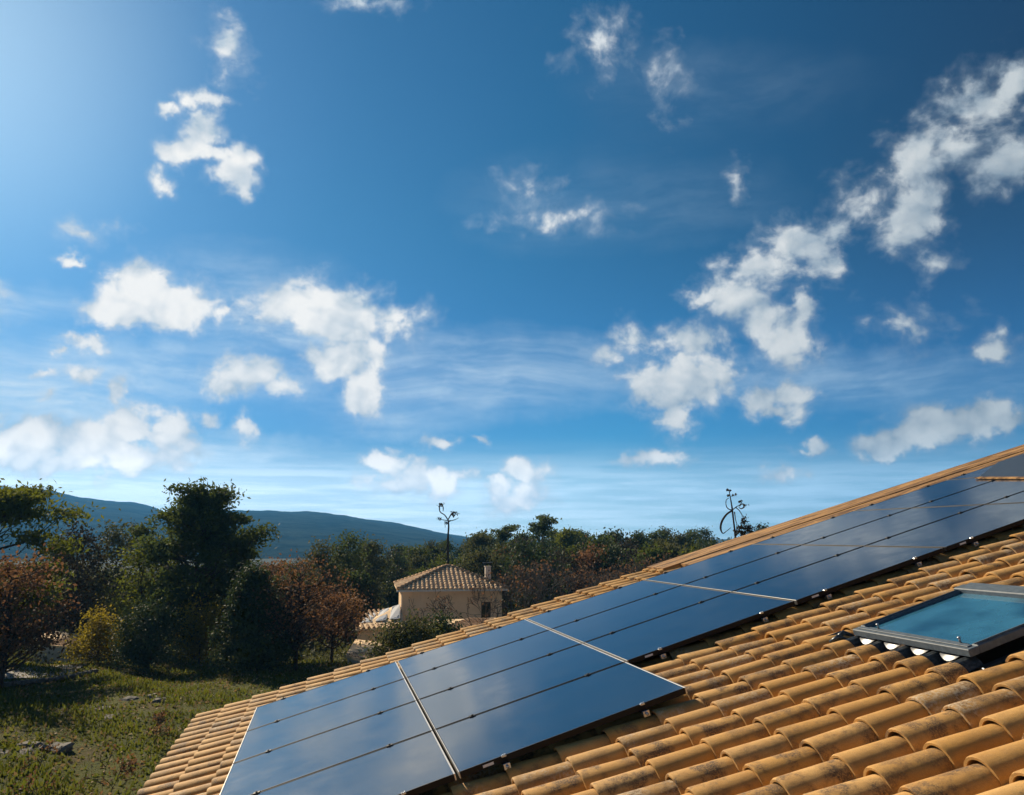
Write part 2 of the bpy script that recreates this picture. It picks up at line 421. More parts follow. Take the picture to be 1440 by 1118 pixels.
M['sky_frame'] = material('skylight_frame_alu', lambda t: bsdf(
    t, t.mix(t.ramp(t.noise(pos(t), 30.0, 4.0), 0.3, 0.7), (0.065, 0.090, 0.115), (0.10, 0.13, 0.16)), 0.6, metal=0.0, spec=0.35))
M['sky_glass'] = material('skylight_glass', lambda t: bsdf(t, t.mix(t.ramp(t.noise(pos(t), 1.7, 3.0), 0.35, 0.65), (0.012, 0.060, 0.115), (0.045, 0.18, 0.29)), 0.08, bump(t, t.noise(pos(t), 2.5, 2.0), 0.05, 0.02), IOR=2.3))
M['flash'] = material('pleated_flashing', lambda t: bsdf(t, t.mix(t.ramp(t.noise(pos(t), 60, 4), .35, .7), (0.025, 0.034, 0.040), (0.07, 0.085, 0.10)), 0.32, metal=0.4))
M['flash_glint'] = material('flashing_glint', lambda t: bsdf(t, (0.42, 0.43, 0.44), 0.4, metal=0.7))  # pale metal that stands for light glinting on the dark flashing


def m_wood(t):
    q = pos(t)
    P = t.n('ShaderNodeCombineXYZ', {0: t.math('MULTIPLY', t.vmath('DOT_PRODUCT', q, (0.937, 0.213, 0.276)), 0.5), 1: t.math('MULTIPLY', t.vmath('DOT_PRODUCT', q, (0.221, -0.975, 0)), 3.6), 2: t.math('MULTIPLY', t.vmath('DOT_PRODUCT', q, (-0.269, -0.061, 0.961)), 6.0)}).outputs[0]
    n1 = t.noise(P, 3.0, 7.0, 0.7, 0.6)
    c = t.mix(t.ramp(n1, 0.38, 0.62), (0.085, 0.042, 0.016), (0.42, 0.235, 0.085))
    c = t.mix(t.ramp(t.noise(P, 9.0, 4.0), 0.55, 0.75, 0, 0.6), c, (0.07, 0.04, 0.02))
    return bsdf(t, c, 0.72, bump(t, n1, 0.5, 0.01), spec=0.3)


M['wood'] = material('weathered_timber', m_wood)
M['fascia'] = material('white_fascia', lambda t: bsdf(t, (0.60, 0.58, 0.54), 0.5))
M['deck'] = material('roof_membrane', lambda t: bsdf(t, (0.05, 0.03, 0.018), 0.9))


def m_render(c1, c2):
    def fn(t):
        P = pos(t)
        c = t.mix(t.ramp(t.noise(P, 0.8, 5.0, 0.6), 0.3, 0.7), c1, c2)
        c = t.mix(t.ramp(t.noise(t.vmath('MULTIPLY', P, (3, 3, 0.35)), 1.5, 5.0), 0.55, 0.8, 0, 0.35), c, tuple(x * 0.55 for x in c1))
        return bsdf(t, c, 0.9, bump(t, t.noise(P, 25.0, 4.0), 0.4, 0.02), spec=0.2)
    return fn


M['render_ochre'] = material('ochre_render', m_render((0.72, 0.52, 0.31), (0.80, 0.60, 0.38)))
M['render_pale'] = material('pale_render', m_render((0.50, 0.46, 0.40), (0.60, 0.55, 0.48)))
M['dark_glass'] = material('window_glass', lambda t: bsdf(t, (0.01, 0.012, 0.014), 0.08, spec=0.6))
M['shutter'] = material('brown_joinery', lambda t: bsdf(t, (0.13, 0.08, 0.05), 0.6))
M['pv_far'] = material('blue_panel_glass', lambda t: bsdf(t, (0.035, 0.07, 0.13), 0.6, spec=0.1))
M['white_metal'] = material('pale_metal', lambda t: bsdf(t, (0.30, 0.33, 0.38), 0.6, spec=0.3))


def m_ground(t):
    P = pos(t)
    n1 = t.noise(P, 0.16, 5.0, 0.6)
    c = t.mix(t.ramp(n1, 0.35, 0.65), (0.050, 0.062, 0.010), (0.095, 0.102, 0.019))
    c = t.mix(t.ramp(t.noise(P, 0.35, 6.0, 0.65), 0.52, 0.68, 0, 0.85), c, (0.10, 0.070, 0.035))
    c = t.mix(t.ramp(t.noise(P, 2.6, 5.0, 0.7), 0.45, 0.75, 0, 0.6), c, (0.035, 0.050, 0.010))
    c = t.mix(t.ramp(t.noise(P, 11.0, 3.0, 0.7), 0.60, 0.72, 0, 0.7), c, (0.17, 0.105, 0.045))
    h = t.math('ADD', t.noise(P, 3.0, 6.0, 0.7), t.noise(P, 14.0, 3.0))
    far = t.ramp(t.n('ShaderNodeSeparateXYZ', {0: P}).outputs[1], 90.0, 150.0)
    wood = t.mix(t.ramp(t.noise(P, 0.02, 6.0, 0.7), 0.35, 0.65), (0.016, 0.028, 0.014), (0.040, 0.050, 0.024))
    c = t.mix(far, c, wood)
    return bsdf(t, c, 0.95, bump(t, h, 0.9, 0.16), spec=0.1)


M['ground'] = material('meadow_ground', m_ground)
M['hill'] = material('wooded_hillside', lambda t: bsdf(
    t, t.mix(t.ramp(t.noise(pos(t), 0.012, 8.0, 0.7), 0.35, 0.65), (0.008, 0.020, 0.022), (0.036, 0.056, 0.050)), 1.0,
    bump(t, t.noise(pos(t), 0.03, 8.0, 0.7), 1.0, 14.0), spec=0.0))
M['gravel'] = material('grey_gravel', lambda t: bsdf(
    t, t.mix(t.ramp(t.noise(pos(t), 6.0, 6.0, 0.7), 0.3, 0.7), (0.15, 0.15, 0.15), (0.30, 0.29, 0.27)), 0.95,
    bump(t, t.noise(pos(t), 18.0, 4.0), 0.8, 0.05)))
M['stone'] = material('pale_limestone', lambda t: bsdf(
    t, t.mix(t.ramp(t.noise(pos(t), 4.0, 6.0, 0.7), 0.3, 0.7), (0.065, 0.062, 0.055), (0.17, 0.16, 0.14)), 0.95,
    bump(t, t.noise(pos(t), 9.0, 5.0), 0.9, 0.06)))
M['bark'] = material('bark', lambda t: bsdf(
    t, t.mix(t.ramp(t.noise(t.vmath('MULTIPLY', pos(t), (1, 1, .25)), 9.0, 5.0, .7), 0.3, 0.7), (0.030, 0.022, 0.015), (0.085, 0.065, 0.048)), 0.95, spec=0.1))
M['bark_grey'] = material('grey_bark', lambda t: bsdf(
    t, t.mix(t.ramp(t.noise(pos(t), 9.0, 5.0, .7), 0.3, 0.7), (0.06, 0.052, 0.044), (0.15, 0.135, 0.115)), 0.95, spec=0.1))


def m_leaf(c1, c2, c3, gloss=0.35, trans=0.4):
    gloss *= 0.45
    def fn(t):
        a = attr(t, 'leaf_tone')
        c = t.mix(a, c1, c2)
        c = t.mix(t.ramp(t.noise(pos(t), 0.7, 3.0), 0.45, 0.7, 0, 0.8), c, c3)
        d = bsdf(t, c, 0.75, spec=gloss)
        tr = t.n('ShaderNodeBsdfTranslucent', {'Color': t.mix(0.5, c, tuple(min(1, x * 1.6) for x in c2))}).outputs[0]
        return t.n('ShaderNodeMixShader', {0: trans, 1: d, 2: tr}).outputs[0]
    return fn


M['leaf_pine'] = material('pine_needles', m_leaf((0.026, 0.044, 0.014), (0.066, 0.088, 0.020), (0.12, 0.13, 0.018)))
M['leaf_pine_yellow'] = material('yellow_green_needles', m_leaf((0.045, 0.066, 0.010), (0.110, 0.125, 0.014), (0.17, 0.165, 0.016)))
M['leaf_oak'] = material('holm_oak_leaves', m_leaf((0.022, 0.038, 0.014), (0.052, 0.074, 0.024), (0.080, 0.105, 0.022), 0.6, 0.2))
M['leaf_brown'] = material('dry_oak_leaves', m_leaf((0.085, 0.042, 0.020), (0.18, 0.092, 0.042), (0.20, 0.125, 0.05), 0.5, 0.35))
M['leaf_yellow'] = material('yellowing_leaves', m_leaf((0.11, 0.10, 0.012), (0.24, 0.19, 0.018), (0.16, 0.11, 0.02), 0.3, 0.45))
M['leaf_dull'] = material('dull_olive_leaves', m_leaf((0.038, 0.046, 0.018), (0.080, 0.088, 0.030), (0.115, 0.105, 0.030), 0.3, 0.3))
M['leaf_dead'] = material('dark_twig_leaves', m_leaf((0.025, 0.022, 0.014), (0.050, 0.042, 0.022), (0.07, 0.05, 0.02), 0.2, 0.2))
M['grass'] = material('grass_blades', m_leaf((0.055, 0.072, 0.010), (0.115, 0.128, 0.019), (0.15, 0.13, 0.035), 0.2, 0.4))
M['litter'] = material('fallen_leaves', m_leaf((0.12, 0.065, 0.025), (0.34, 0.24, 0.11), (0.40, 0.30, 0.16), 0.3, 0.2))

# ------------------------------------------------------------------ places seen from the roof, as real distances
cP, sP = math.cos(PITCH), math.sin(PITCH)


def ray(px, py):
    return Vector(((px - 720) / F_PX, cP - (559 - py) / F_PX * sP, sP + (559 - py) / F_PX * cP))


def at(px, py, Y):
    d = ray(px, py)
    return Vector((0, 0, CAM_Z)) + d * (Y / d.y)


def gz(x, y):
    """height of the terrain"""
    x = np.asarray(x, dtype=float); y = np.asarray(y, dtype=float)
    s = lambda a, b, v: (lambda u: u * u * (3 - 2 * u))(np.clip((v - a) / (b - a), 0, 1))
    z = -2.4 * s(42, 72, y) + 3.6 * s(85, 150, y) * s(-45, 10, x) - 5.0 * s(95, 260, y) * (1 - s(-45, 10, x))
    z = z + 0.22 * np.sin(x * 0.31 + 1.3) * np.sin(y * 0.23) + 0.10 * np.sin(x * 0.9 + y * 0.6) * (y < 120)
    z = z - 6 * s(160, 420, y)
    return z


def gzf(x, y): return float(gz(x, y))

# ------------------------------------------------------------------ ground and hills
def grid_sheet(name, xs, ys, zf, mat, **t):
    X, Y = np.meshgrid(xs, ys)
    Z = zf(X, Y)
    V = np.stack([X, Y, Z], -1).reshape(-1, 3)
    nx, ny = len(xs), len(ys)
    i = np.arange(nx * ny).reshape(ny, nx)
    Fq = np.stack([i[:-1, :-1], i[:-1, 1:], i[1:, 1:], i[1:, :-1]], -1).reshape(-1, 4)
    return obj(name, mesh_from(name, V, Fq, mat, smooth=True), **t)


def stretch(lo, hi, near_lo, near_hi, step, n):
    a = np.arange(near_lo, near_hi + 1e-6, step)
    l = near_lo - np.geomspace(step, near_lo - lo, n)
    r = near_hi + np.geomspace(step, hi - near_hi, n)
    return np.concatenate([l[::-1], a, r])


grid_sheet('ground', stretch(-3500, 3500, -60, 60, 1.0, 28), stretch(-250, 3400, 0, 170, 1.0, 32), gz, M['ground'], kind='structure')


def hill_ridge(name, prof, dist, mat):
    """prof: (azimuth deg, elevation deg) along the crest, a broad wooded ridge at real distance"""
    azs = np.array([p[0] for p in prof]); els = np.array([p[1] for p in prof])
    a = np.linspace(azs[0], azs[-1], 260)
    e = np.interp(a, azs, els)
    k = np.ones(9) / 9
    e = np.convolve(np.pad(e, 4, mode='edge'), k, 'valid')
    rad = np.linspace(-2.1, 0.3, 46)
    V = []
    rg = np.random.default_rng(5)
    ph = rg.uniform(0, 6.28, 12)
    for r_ in rad:
        D = dist * (1 + 0.32 * r_)
        H = np.tan(np.radians(e)) * dist + CAM_Z
        prof_r = max(0.0, math.cos((r_ / 2.1 if r_ < 0 else r_) * math.pi / 2)) ** 1.1
        rough = sum(np.sin(a * fr + ph[i] + r_ * 3 * (i + 1)) * am for i, (fr, am) in enumerate([(1.1, 7), (2.3, 4), (5.1, 2.2), (9.7, 1.2), (17., .7)]))
        Z = -14 + (H + 14) * prof_r + rough * max(0, 1 - abs(r_) / 2.1) * min(1, abs(r_) * 2 + 0.12) * dist / 8000
        V.append(np.stack([np.sin(np.radians(a)) * D, np.cos(np.radians(a)) * D, Z], -1))
    V = np.array(V).reshape(-1, 3)
    i = np.arange(len(V)).reshape(len(rad), len(a))
    Fq = np.stack([i[:-1, :-1], i[:-1, 1:], i[1:, 1:], i[1:, :-1]], -1).reshape(-1, 4)
    return obj(name, mesh_from(name, V, Fq, mat, smooth=True), kind='structure')


def pe(px, py):
    d = ray(px, py)
    return (math.degrees(math.atan2(d.x, d.y)), math.degrees(math.atan2(d.z, math.hypot(d.x, d.y))))


hill_ridge('hills', [(-75, 2.0), (-55, 2.9), (-42, 2.8)] + [pe(*p) for p in ((-20, 688), (50, 694), (75, 696), (110, 703), (160, 708), (200, 712), (232, 722), (290, 742), (340, 756))] + [(-14, -0.3)], 3000, M['hill'])
hill_ridge('hill_ridge', [(-36, -0.4), (-31, 0.2)] + [pe(*p) for p in ((150, 735), (230, 727), (300, 723), (345, 720.5), (380, 720), (430, 722), (480, 726), (530, 733), (580, 741), (620, 749), (660, 756))] + [(1, -0.4)], 2400, M['hill'])

# ------------------------------------------------------------------ air: haze that fades the far ridges
hz = MB().box(-3600, 3600, -300, 3450, -22, 178)
haze = hz.build('haze', None)
haze.data.materials.clear()
mh = bpy.data.materials.new('haze_air')
mh.use_nodes = True
th = NT(mh.node_tree)
vol = th.n('ShaderNodeVolumePrincipled', {'Color': (0.12, 0.46, 1.0, 1), 'Density': 0.00019, 'Anisotropy': 0.2})
oh = th.n('ShaderNodeOutputMaterial')
th.link(vol.outputs[0], oh.inputs['Volume'])
haze.data.materials.append(mh)
haze['kind'] = 'stuff'

# ------------------------------------------------------------------ the roof under the camera
PHI, AL = R(12.78901796), R(16.03569651)
hU = Vector((math.cos(PHI), math.sin(PHI), 0))
U = hU * math.cos(AL) + Vector((0, 0, math.sin(AL)))          # up the slope, along the tiles
Vv = Vector((math.sin(PHI), -math.cos(PHI), 0))               # level, along the eaves, towards the camera
Nn = Vv.cross(U) * -1
if Nn.z < 0: Nn = -Nn
O0 = Vector((-2.50727568, 8.15898055, -1.65178093 + CAM_Z))   # top left corner of the panel array, on the glass plane
FLIP = U.cross(Vv).dot(Nn) < 0                                 # u, v, n is left handed


def rp(u, v, h=0.0):
    return O0 + U * u + Vv * v + Nn * h


house = empty('tiled_house', rp(-0.6, 9.6, -0.2))
tag(house, 'near house roof of weathered ochre barrel tiles carrying the black solar array', 'house')
HM = house.matrix_basis.inverted()


def roof_mb_box(mb, u0, u1, v0, v1, h0, h1, inv=HM):
    P = [inv @ rp(u, v, h) for h in (h0, h1) for v in (v0, v1) for u in (u0, u1)]
    Fq = [(0, 2, 3, 1), (4, 5, 7, 6), (0, 1, 5, 4), (2, 6, 7, 3), (0, 4, 6, 2), (1, 3, 7, 5)]
    mb.add(P, [f[::-1] for f in Fq] if FLIP else Fq)
    return mb


PU, PV = 0.3025, 0.2221
U0, V0 = -0.152, 0.445
H_CREST, H_VAL = -0.055, -0.134
UMAX, VMAX = 12.4, 9.4
K0, K1 = -2, int((UMAX - U0) / PU)
J0, J1 = -7, int((VMAX - V0) / PV)

# one barrel tile, written about its lower crest point: x up the slope, y across (towards the camera), z out of the roof
LT = PU + 0.055
NA = 13


def tile_profile(R_, hgt, pan_l, pan_r):
    pts = [(-pan_l, 0.0)]
    for i in range(NA):
        a = math.pi * (1 - i / (NA - 1))
        x = math.cos(a) * R_
        z = math.sin(a) ** 0.86 * hgt
        pts.append((x, z))
    pts.append((pan_r, 0.0))
    return pts


def tile_mesh(length=LT, cut=False):
    wl = PV / 2 + 0.004
    lowp = tile_profile(0.090, 0.080, wl, wl)
    upp = tile_profile(0.076, 0.066, wl, wl)
    th_ = 0.013
    inn = [(y * 0.86 if 0 < i < len(lowp) - 1 else y, z - (th_ if 0 < i < len(lowp) - 1 else 0.008)) for i, (y, z) in enumerate(lowp)]
    n = len(lowp)
    base = -0.080                                            # z of the pan relative to the crest
    f = min(1.0, length / LT)
    Vt, Ft, Sm = [], [], []
    # rounded lip, then body
    Vt += [(0.0, y, z + base - 0.004) for y, z in lowp]                       # 0..n lip edge
    Vt += [(0.010, y, z + base + 0.000) for y, z in lowp]                     # n..2n
    Vt += [(length, y * (1 - f) + yu * f, (z * (1 - f) + zu * f) + base - 0.016 * f) for (y, z), (yu, zu) in zip(lowp, upp)]
    for r_ in (0, 1):
        for i in range(n - 1):
            Ft.append((r_ * n + i, r_ * n + i + 1, (r_ + 1) * n + i + 1, (r_ + 1) * n + i)); Sm.append(True)
    k = 3 * n
    Vt += [(0.0, y, z + base - 0.004) for y, z in lowp]                       # end face, own vertices
    Vt += [(0.0, y, z + base) for y, z in inn]
    for i in range(n - 1):
        Ft.append((k + i, k + n + i, k + n + i + 1, k + i + 1)); Sm.append(False)
    k2 = len(Vt)
    Vt += [(0.0, y, z + base) for y, z in inn]
    Vt += [(0.07, y, z + base) for y, z in inn]
    for i in range(1, n - 2):
        Ft.append((k2 + i, k2 + n + i, k2 + n + i + 1, k2 + i + 1)); Sm.append(False)
    if cut:                                                    # a cut tile shows its sawn upper end
        k3 = len(Vt)
        Vt += [Vt[2 * n + i] for i in range(n)] + [(length, Vt[2 * n + i][1] * 0.88, Vt[2 * n + i][2] - 0.014) for i in range(n)]
        for i in range(n - 1):
            Ft.append((k3 + i, k3 + i + 1, k3 + n + i + 1, k3 + n + i)); Sm.append(False)
    return np.array(Vt), Ft, Sm


def rot_basis():
    # tile local (x, y, z) -> world axes (U, Vv, Nn); mirrored frame is handled by flipping y, the tile is symmetric
    B = Matrix((U, -Vv if FLIP else Vv, Nn)).transposed()
    return B


BR = rot_basis()
tv, tf, ts = tile_mesh()
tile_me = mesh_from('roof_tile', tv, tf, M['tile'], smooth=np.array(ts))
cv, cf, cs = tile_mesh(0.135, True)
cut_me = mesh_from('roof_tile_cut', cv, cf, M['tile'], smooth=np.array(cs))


def project(p):
    d = p - Vector((0, 0, CAM_Z))
    zz = d.y * cP + d.z * sP
    if zz < 0.1: return None
    return (720 + F_PX * d.x / zz, 559 - F_PX * (-d.y * sP + d.z * cP) / zz, zz)


SKY_U0, SKY_U1, SKY_V0, SKY_V1 = 4.00, 4.80, 3.99, 4.93
cands = []
for k in range(K0, K1):
    for j in range(J0, J1):
        u, v = U0 + PU * k, V0 + PV * j
        # tiles hidden deep under the array or under the skylight are not laid
        if 0.35 < u < 2 * 1.4147 - 0.6 and 0.25 < v < 3.55: continue
        if 2.2 <= u < 11.0 and 0.25 < v < 2.70: continue
        cut = False
        if SKY_V0 - 0.14 < v < SKY_V1 - 0.03 and 3.45 < u < SKY_U1 + 0.02:
            if u + LT > 3.95 and u < 3.85: cut = 0 < 1
            elif u >= 3.85: continue
        pr = project(rp(u + 0.1, v, H_CREST))
        vis = pr is not None and -60 < pr[0] < 1500 and 560 < pr[1] < 1180
        # behind the panels from here
        if vis and ((0.1 < u < 2.75 and 0.1 < v < 3.72) or (2.7 < u < 11.1 and 0.15 < v < 2.85)): vis = False
        size = (F_PX / pr[2]) if vis else 0
        cands.append((size, k, j, u, v, cut))
cands.sort(key=lambda c_: -c_[0])
singles = [c_ for c_ in cands if c_[5] or c_[0] > 0]
singles = sorted(singles, key=lambda c_: (not c_[5], -c_[0]))[:300]
sset = {(c_[1], c_[2]) for c_ in singles}
rt = np.random.default_rng(3)
stuffV, stuffF, stuffS, stuffR = [], [], [], []
nb = 0
for size, k, j, u, v, cut in cands:
    jx, jy, jz = rt.normal(0, 0.005), rt.normal(0, 0.003), rt.normal(0, 0.0016)
    rotz, roty, rotx = rt.normal(0, 0.017), rt.normal(0, 0.008), rt.normal(0, 0.03)
    Rm = (Matrix.Rotation(rotz, 3, 'Z') @ Matrix.Rotation(roty, 3, 'Y') @ Matrix.Rotation(rotx, 3, 'X'))
    loc = HM @ rp(u + jx, v + jy, H_CREST + jz)
    B = BR @ Rm
    if (k, j) in sset:
        o = bpy.data.objects.new('roof_tile', cut_me if cut else tile_me)
        link(o, house)
        mw = B.to_4x4(); mw.translation = loc
        o.matrix_basis = mw
    else:
        A = np.array(B)
        P = (cv if cut else tv) @ A.T + np.array(loc)
        ff = cf if cut else tf
        stuffV.append(P); stuffF += [tuple(i + nb for i in f_) for f_ in ff]; stuffS += (cs if cut else ts)
        stuffR.append(np.full(len(P), rt.random())); nb += len(P)
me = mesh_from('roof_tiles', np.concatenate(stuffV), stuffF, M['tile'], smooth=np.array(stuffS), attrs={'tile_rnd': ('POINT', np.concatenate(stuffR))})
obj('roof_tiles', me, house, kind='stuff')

# deck below the tiles, walls, eaves trim
mb = MB()
roof_mb_box(mb, U0 + PU * K0 + 0.03, UMAX, V0 + PV * J0 - 0.10, VMAX, H_VAL - 0.20, H_VAL - 0.045)
mb.build('roof_deck', M['deck'], house)
mb = MB()
roof_mb_box(mb, U0 + PU * K0 - 0.035, U0 + PU * K0 + 0.005, V0 + PV * J0 - 0.10, VMAX, H_VAL - 0.10, H_VAL - 0.018)
mb.build('gutter', M['fascia'], house)
# gable side render, under the verge, and the wall body down to the ground
wv = MB()
def wall_pt(u, v, h=None, z=None):
    p = rp(u, v, h if h is not None else 0)
    if z is not None: p.z = z
    return HM @ p
ua, ub, va, vb = -0.25, UMAX - 0.1, V0 + PV * J0 + 0.35, VMAX - 0.4
top = [wall_pt(ua, va, -0.30), wall_pt(ub, va, -0.30), wall_pt(ub, vb, -0.30), wall_pt(ua, vb, -0.30)]
bot = [wall_pt(ua, va, -0.30, -0.3), wall_pt(ub, va, -0.30, -0.3), wall_pt(ub, vb, -0.30, -0.3), wall_pt(ua, vb, -0.30, -0.3)]
wv.add(top + bot, [(0, 4, 5, 1), (1, 5, 6, 2), (2, 6, 7, 3), (3, 7, 4, 0), (0, 1, 2, 3)])
wv.build('wall', M['render_ochre'], house)
# flat mortared verge plank further up the gable side
vb_ = MB()
for (u0, u1, v0, v1, h0, h1) in ((4.75, UMAX, -1.13, -0.62, H_VAL, -0.046), (4.98, UMAX, -0.615, -0.20, H_VAL, -0.056), (5.1, UMAX, -0.195, -0.045, H_VAL, -0.066)):
    m1 = MB()
    roof_mb_box(m1, u0, u1, v0, v1, h0, h1)
    m1.build('verge_plank', M['wood'], house)

# ------------------------------------------------------------------ solar array
DU, GAP = 1.414678908823442, 0.009
row_word = ['top', 'second', 'third', 'bottom']
col_word = ['first', 'second', 'third', 'fourth', 'fifth', 'sixth', 'seventh', 'eighth']
# meshes written in (u, v, h) and rotated with BR; when the frame is mirrored v is negated
sv = -1.0 if FLIP else 1.0


def uv_box(mb, u0, u1, v0, v1, h0, h1, bev=0.0):
    a, b = sorted((v0 * sv, v1 * sv))
    return mb.box(u0, u1, a, b, h0, h1, bev=bev)


PW, PH_, TH = DU - 2 * GAP, 1.0 - 2 * GAP, 0.034
fm = MB()
bw = 0.009
uv_box(fm, bw, PW - bw, 0, bw, -TH, 0.0008, 0.0012)
uv_box(fm, bw, PW - bw, PH_ - bw, PH_, -TH, 0.0008, 0.0012)
uv_box(fm, 0.02, PW - 0.02, 0.02, PH_ - 0.02, -TH + 0.004, -TH + 0.008)
frame_me = fm.mesh('frame', M['black_alu'])
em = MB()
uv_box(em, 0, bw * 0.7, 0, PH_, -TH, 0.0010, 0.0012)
edge_me = em.mesh('end_frame', M['edge_glint'])
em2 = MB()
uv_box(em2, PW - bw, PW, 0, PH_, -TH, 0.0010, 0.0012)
edge2_me = em2.mesh('end_frame', M['edge_glint'])
edge_glint_dim = em.mesh('end_frame', M['edge_glint_dim'])
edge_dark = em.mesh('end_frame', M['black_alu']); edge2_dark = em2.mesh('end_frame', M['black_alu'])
gm = MB()
uv_box(gm, bw, PW - bw, bw, PH_ - bw, -0.006, -0.0008)
glass_me = gm.mesh('glass', M['glass_panel'])
cm = MB()
uv_box(cm, -0.022, 0.022, -0.017, 0.017, -0.02, 0.0055, 0.002)
cm.tube([(0, 0, 0.004), (0, 0, 0.011)], 0.007, 6)
clamp_me = cm.mesh('clamp', M['black_alu'])
bk = MB()
uv_box(bk, -0.016, 0.016, -0.010, 0.030, -0.062, -0.040, 0.003)
uv_box(bk, -0.020, 0.020, 0.030, 0.036, -0.066, -0.032, 0.002)
bk.tube([(0, 0.040 * sv, -0.048), (0, 0.052 * sv, -0.048)], 0.009, 6)
bracket_me = bk.mesh('bracket', M['zinc'])
ec = MB()
uv_box(ec, -0.014, 0.014, -0.006, 0.012, -0.006, 0.004, 0.002)
ec.tube([(-0.006, 0.010 * sv, 0.003), (-0.006, 0.010 * sv, 0.010)], 0.004, 6)
ec.tube([(0.008, 0.010 * sv, 0.003), (0.008, 0.010 * sv, 0.010)], 0.004, 6)
endclamp_me = ec.mesh('end_clamp', M['zinc'])
st = MB()
uv_box(st, 0, 0.062, 0, 0.0015, -0.024, -0.010)
sticker_me = st.mesh('sticker', M['sticker'])
B4 = BR.to_4x4()
for i in range(8):
    for j in range(4):
        if j == 3 and i > 1: continue
        t_ = empty('solar_panel')
        mw = B4.copy(); mw.translation = rp(DU * i + GAP, j + GAP, 0)
        t_.matrix_basis = mw
        last = (j == 3) or (j == 2 and i > 1)
        rowname = row_word[j] if i < 2 or j < 2 else 'third'
        tag(t_, 'black solar panel in the %s row of the array, %s from its lower left end' % (rowname, col_word[i]), 'solar panel', 'solar panels on the tiled roof')
        obj('frame', frame_me, t_); obj('glass', glass_me, t_)
        obj('end_frame', edge_me if i < 3 else edge_glint_dim if i == 3 else edge_dark, t_); obj('end_frame', edge2_me if i < 2 else edge2_dark, t_)  # painted sun glint weakens up the slope, then plain black ends
        for fr in (0.19, 0.79):
            uu = DU * fr - GAP
            if j > 0 or True:
                c_ = obj('clamp', clamp_me, t_); c_.location = (uu, -GAP * sv * 1.0, 0)
            if last:
                c_ = obj('bracket', bracket_me, t_); c_.location = (uu, PH_ * sv, 0)
                c_ = obj('end_clamp', endclamp_me, t_); c_.location = (uu, PH_ * sv, 0)
        if last:
            c_ = obj('sticker', sticker_me, t_); c_.location = (0.135, (PH_ + 0.0008) * sv, 0)
# rails running down the slope under the rows
for i in range(8):
    for fr in (0.19, 0.79):
        uu = DU * (i + fr)
        v1 = 3.99 if i < 2 else 2.99
        rm = MB(); uv_box(rm, -0.018, 0.018, 0.02, v1, -TH - 0.014, -TH - 0.001)
        r_ = rm.build('mounting_rail', M['black_alu'])
        mw = B4.copy(); mw.translation = rp(uu, 0, 0); r_.matrix_basis = mw
        tag(r_, 'thin dark mounting rail running under the solar panels', 'rail', 'rails under the solar array')

# dark flashing with a brown lip at the top end of the array
fl = empty('vent_flashing', rp(9.9, 0.6, 0))
tag(fl, 'dark sheet flashing with brown lip over the far upper solar panels', 'flashing')
FM_ = fl.matrix_basis.inverted()
def slab(pts, h0, h1, name, mat):
    P = [FM_ @ rp(u, v, h) for h in (h0, h1) for u, v in pts]
    n = len(pts)
    Fq = [tuple(range(n)), tuple(range(2 * n - 1, n - 1, -1))] + [(i, (i + 1) % n + 0, (i + 1) % n + n, i + n) for i in range(n)]
    me_ = mesh_from(name, P, Fq, mat)
    return obj(name, me_, fl)

slab([(8.40, 0.60), (8.13, 1.56), (9.2, 1.75), (10.3, 1.0), (10.3, 0.0), (9.3, 0.02)], 0.012, 0.016, 'sheet', M['flash'])
slab([(8.36, 0.59), (8.10, 1.56), (8.14, 1.58), (8.41, 0.60)], 0.006, 0.020, 'lip', M['wood'])

# ------------------------------------------------------------------ skylight
SKY_H = -0.022
sk = empty('skylight')
mw = B4.copy(); mw.translation = rp(SKY_U0, SKY_V0, SKY_H); sk.matrix_basis = mw
tag(sk, 'grey aluminium roof window with blue glass let into the ochre tiles', 'skylight')
SL, SW = SKY_U1 - SKY_U0, SKY_V1 - SKY_V0
fr_ = 0.050
for (a0, a1, b0, b1) in ((0, SL, 0, fr_), (0, SL, SW - fr_, SW), (0, fr_, fr_, SW - fr_)):
    m1 = MB()
    if a1 == fr_:
        uv_box(m1, a0 - 0.012, a1, b0 - fr_ * 0.98, b1 + fr_ * 0.98, -0.040, 0.0, 0.004)
        uv_box(m1, a0 + 0.012, a1 - 0.008, b0 - fr_ * .4, b1 + fr_ * .4, 0.0, 0.006, 0.002)
    else:
        uv_box(m1, a0 + 0.05, a1, b0, b1, -0.040, 0.004, 0.005)
        uv_box(m1, a0 + 0.055, a1 - 0.005, b0 + 0.022, b1 - 0.030, 0.004, 0.008, 0.001)
        uv_box(m1, a0 + 0.055, a1 - 0.005, b0 + 0.038, b1 - 0.014, 0.004, 0.0095, 0.001)
    m1.build('frame', M['sky_frame'], sk)
m1 = MB()
uv_box(m1, SL - 0.002, SL + 0.085, -0.012, SW + 0.012, -0.05, 0.016, 0.006)
uv_box(m1, SL + 0.082, SL + 0.15, -0.018, SW + 0.018, -0.05, 0.008, 0.006)
m1.build('hood', M['sky_frame'], sk)
m1 = MB(); uv_box(m1, fr_ * 0.8, SL, fr_ * 0.8, SW - fr_ * 0.8, -0.028, -0.014)
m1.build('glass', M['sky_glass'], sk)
m1 = MB(); uv_box(m1, fr_ + 0.002, fr_ + 0.022, fr_ + 0.02, SW - fr_ - 0.03, -0.014, -0.004, 0.002)
m1.build('glazing_bar', M['sky_frame'], sk)
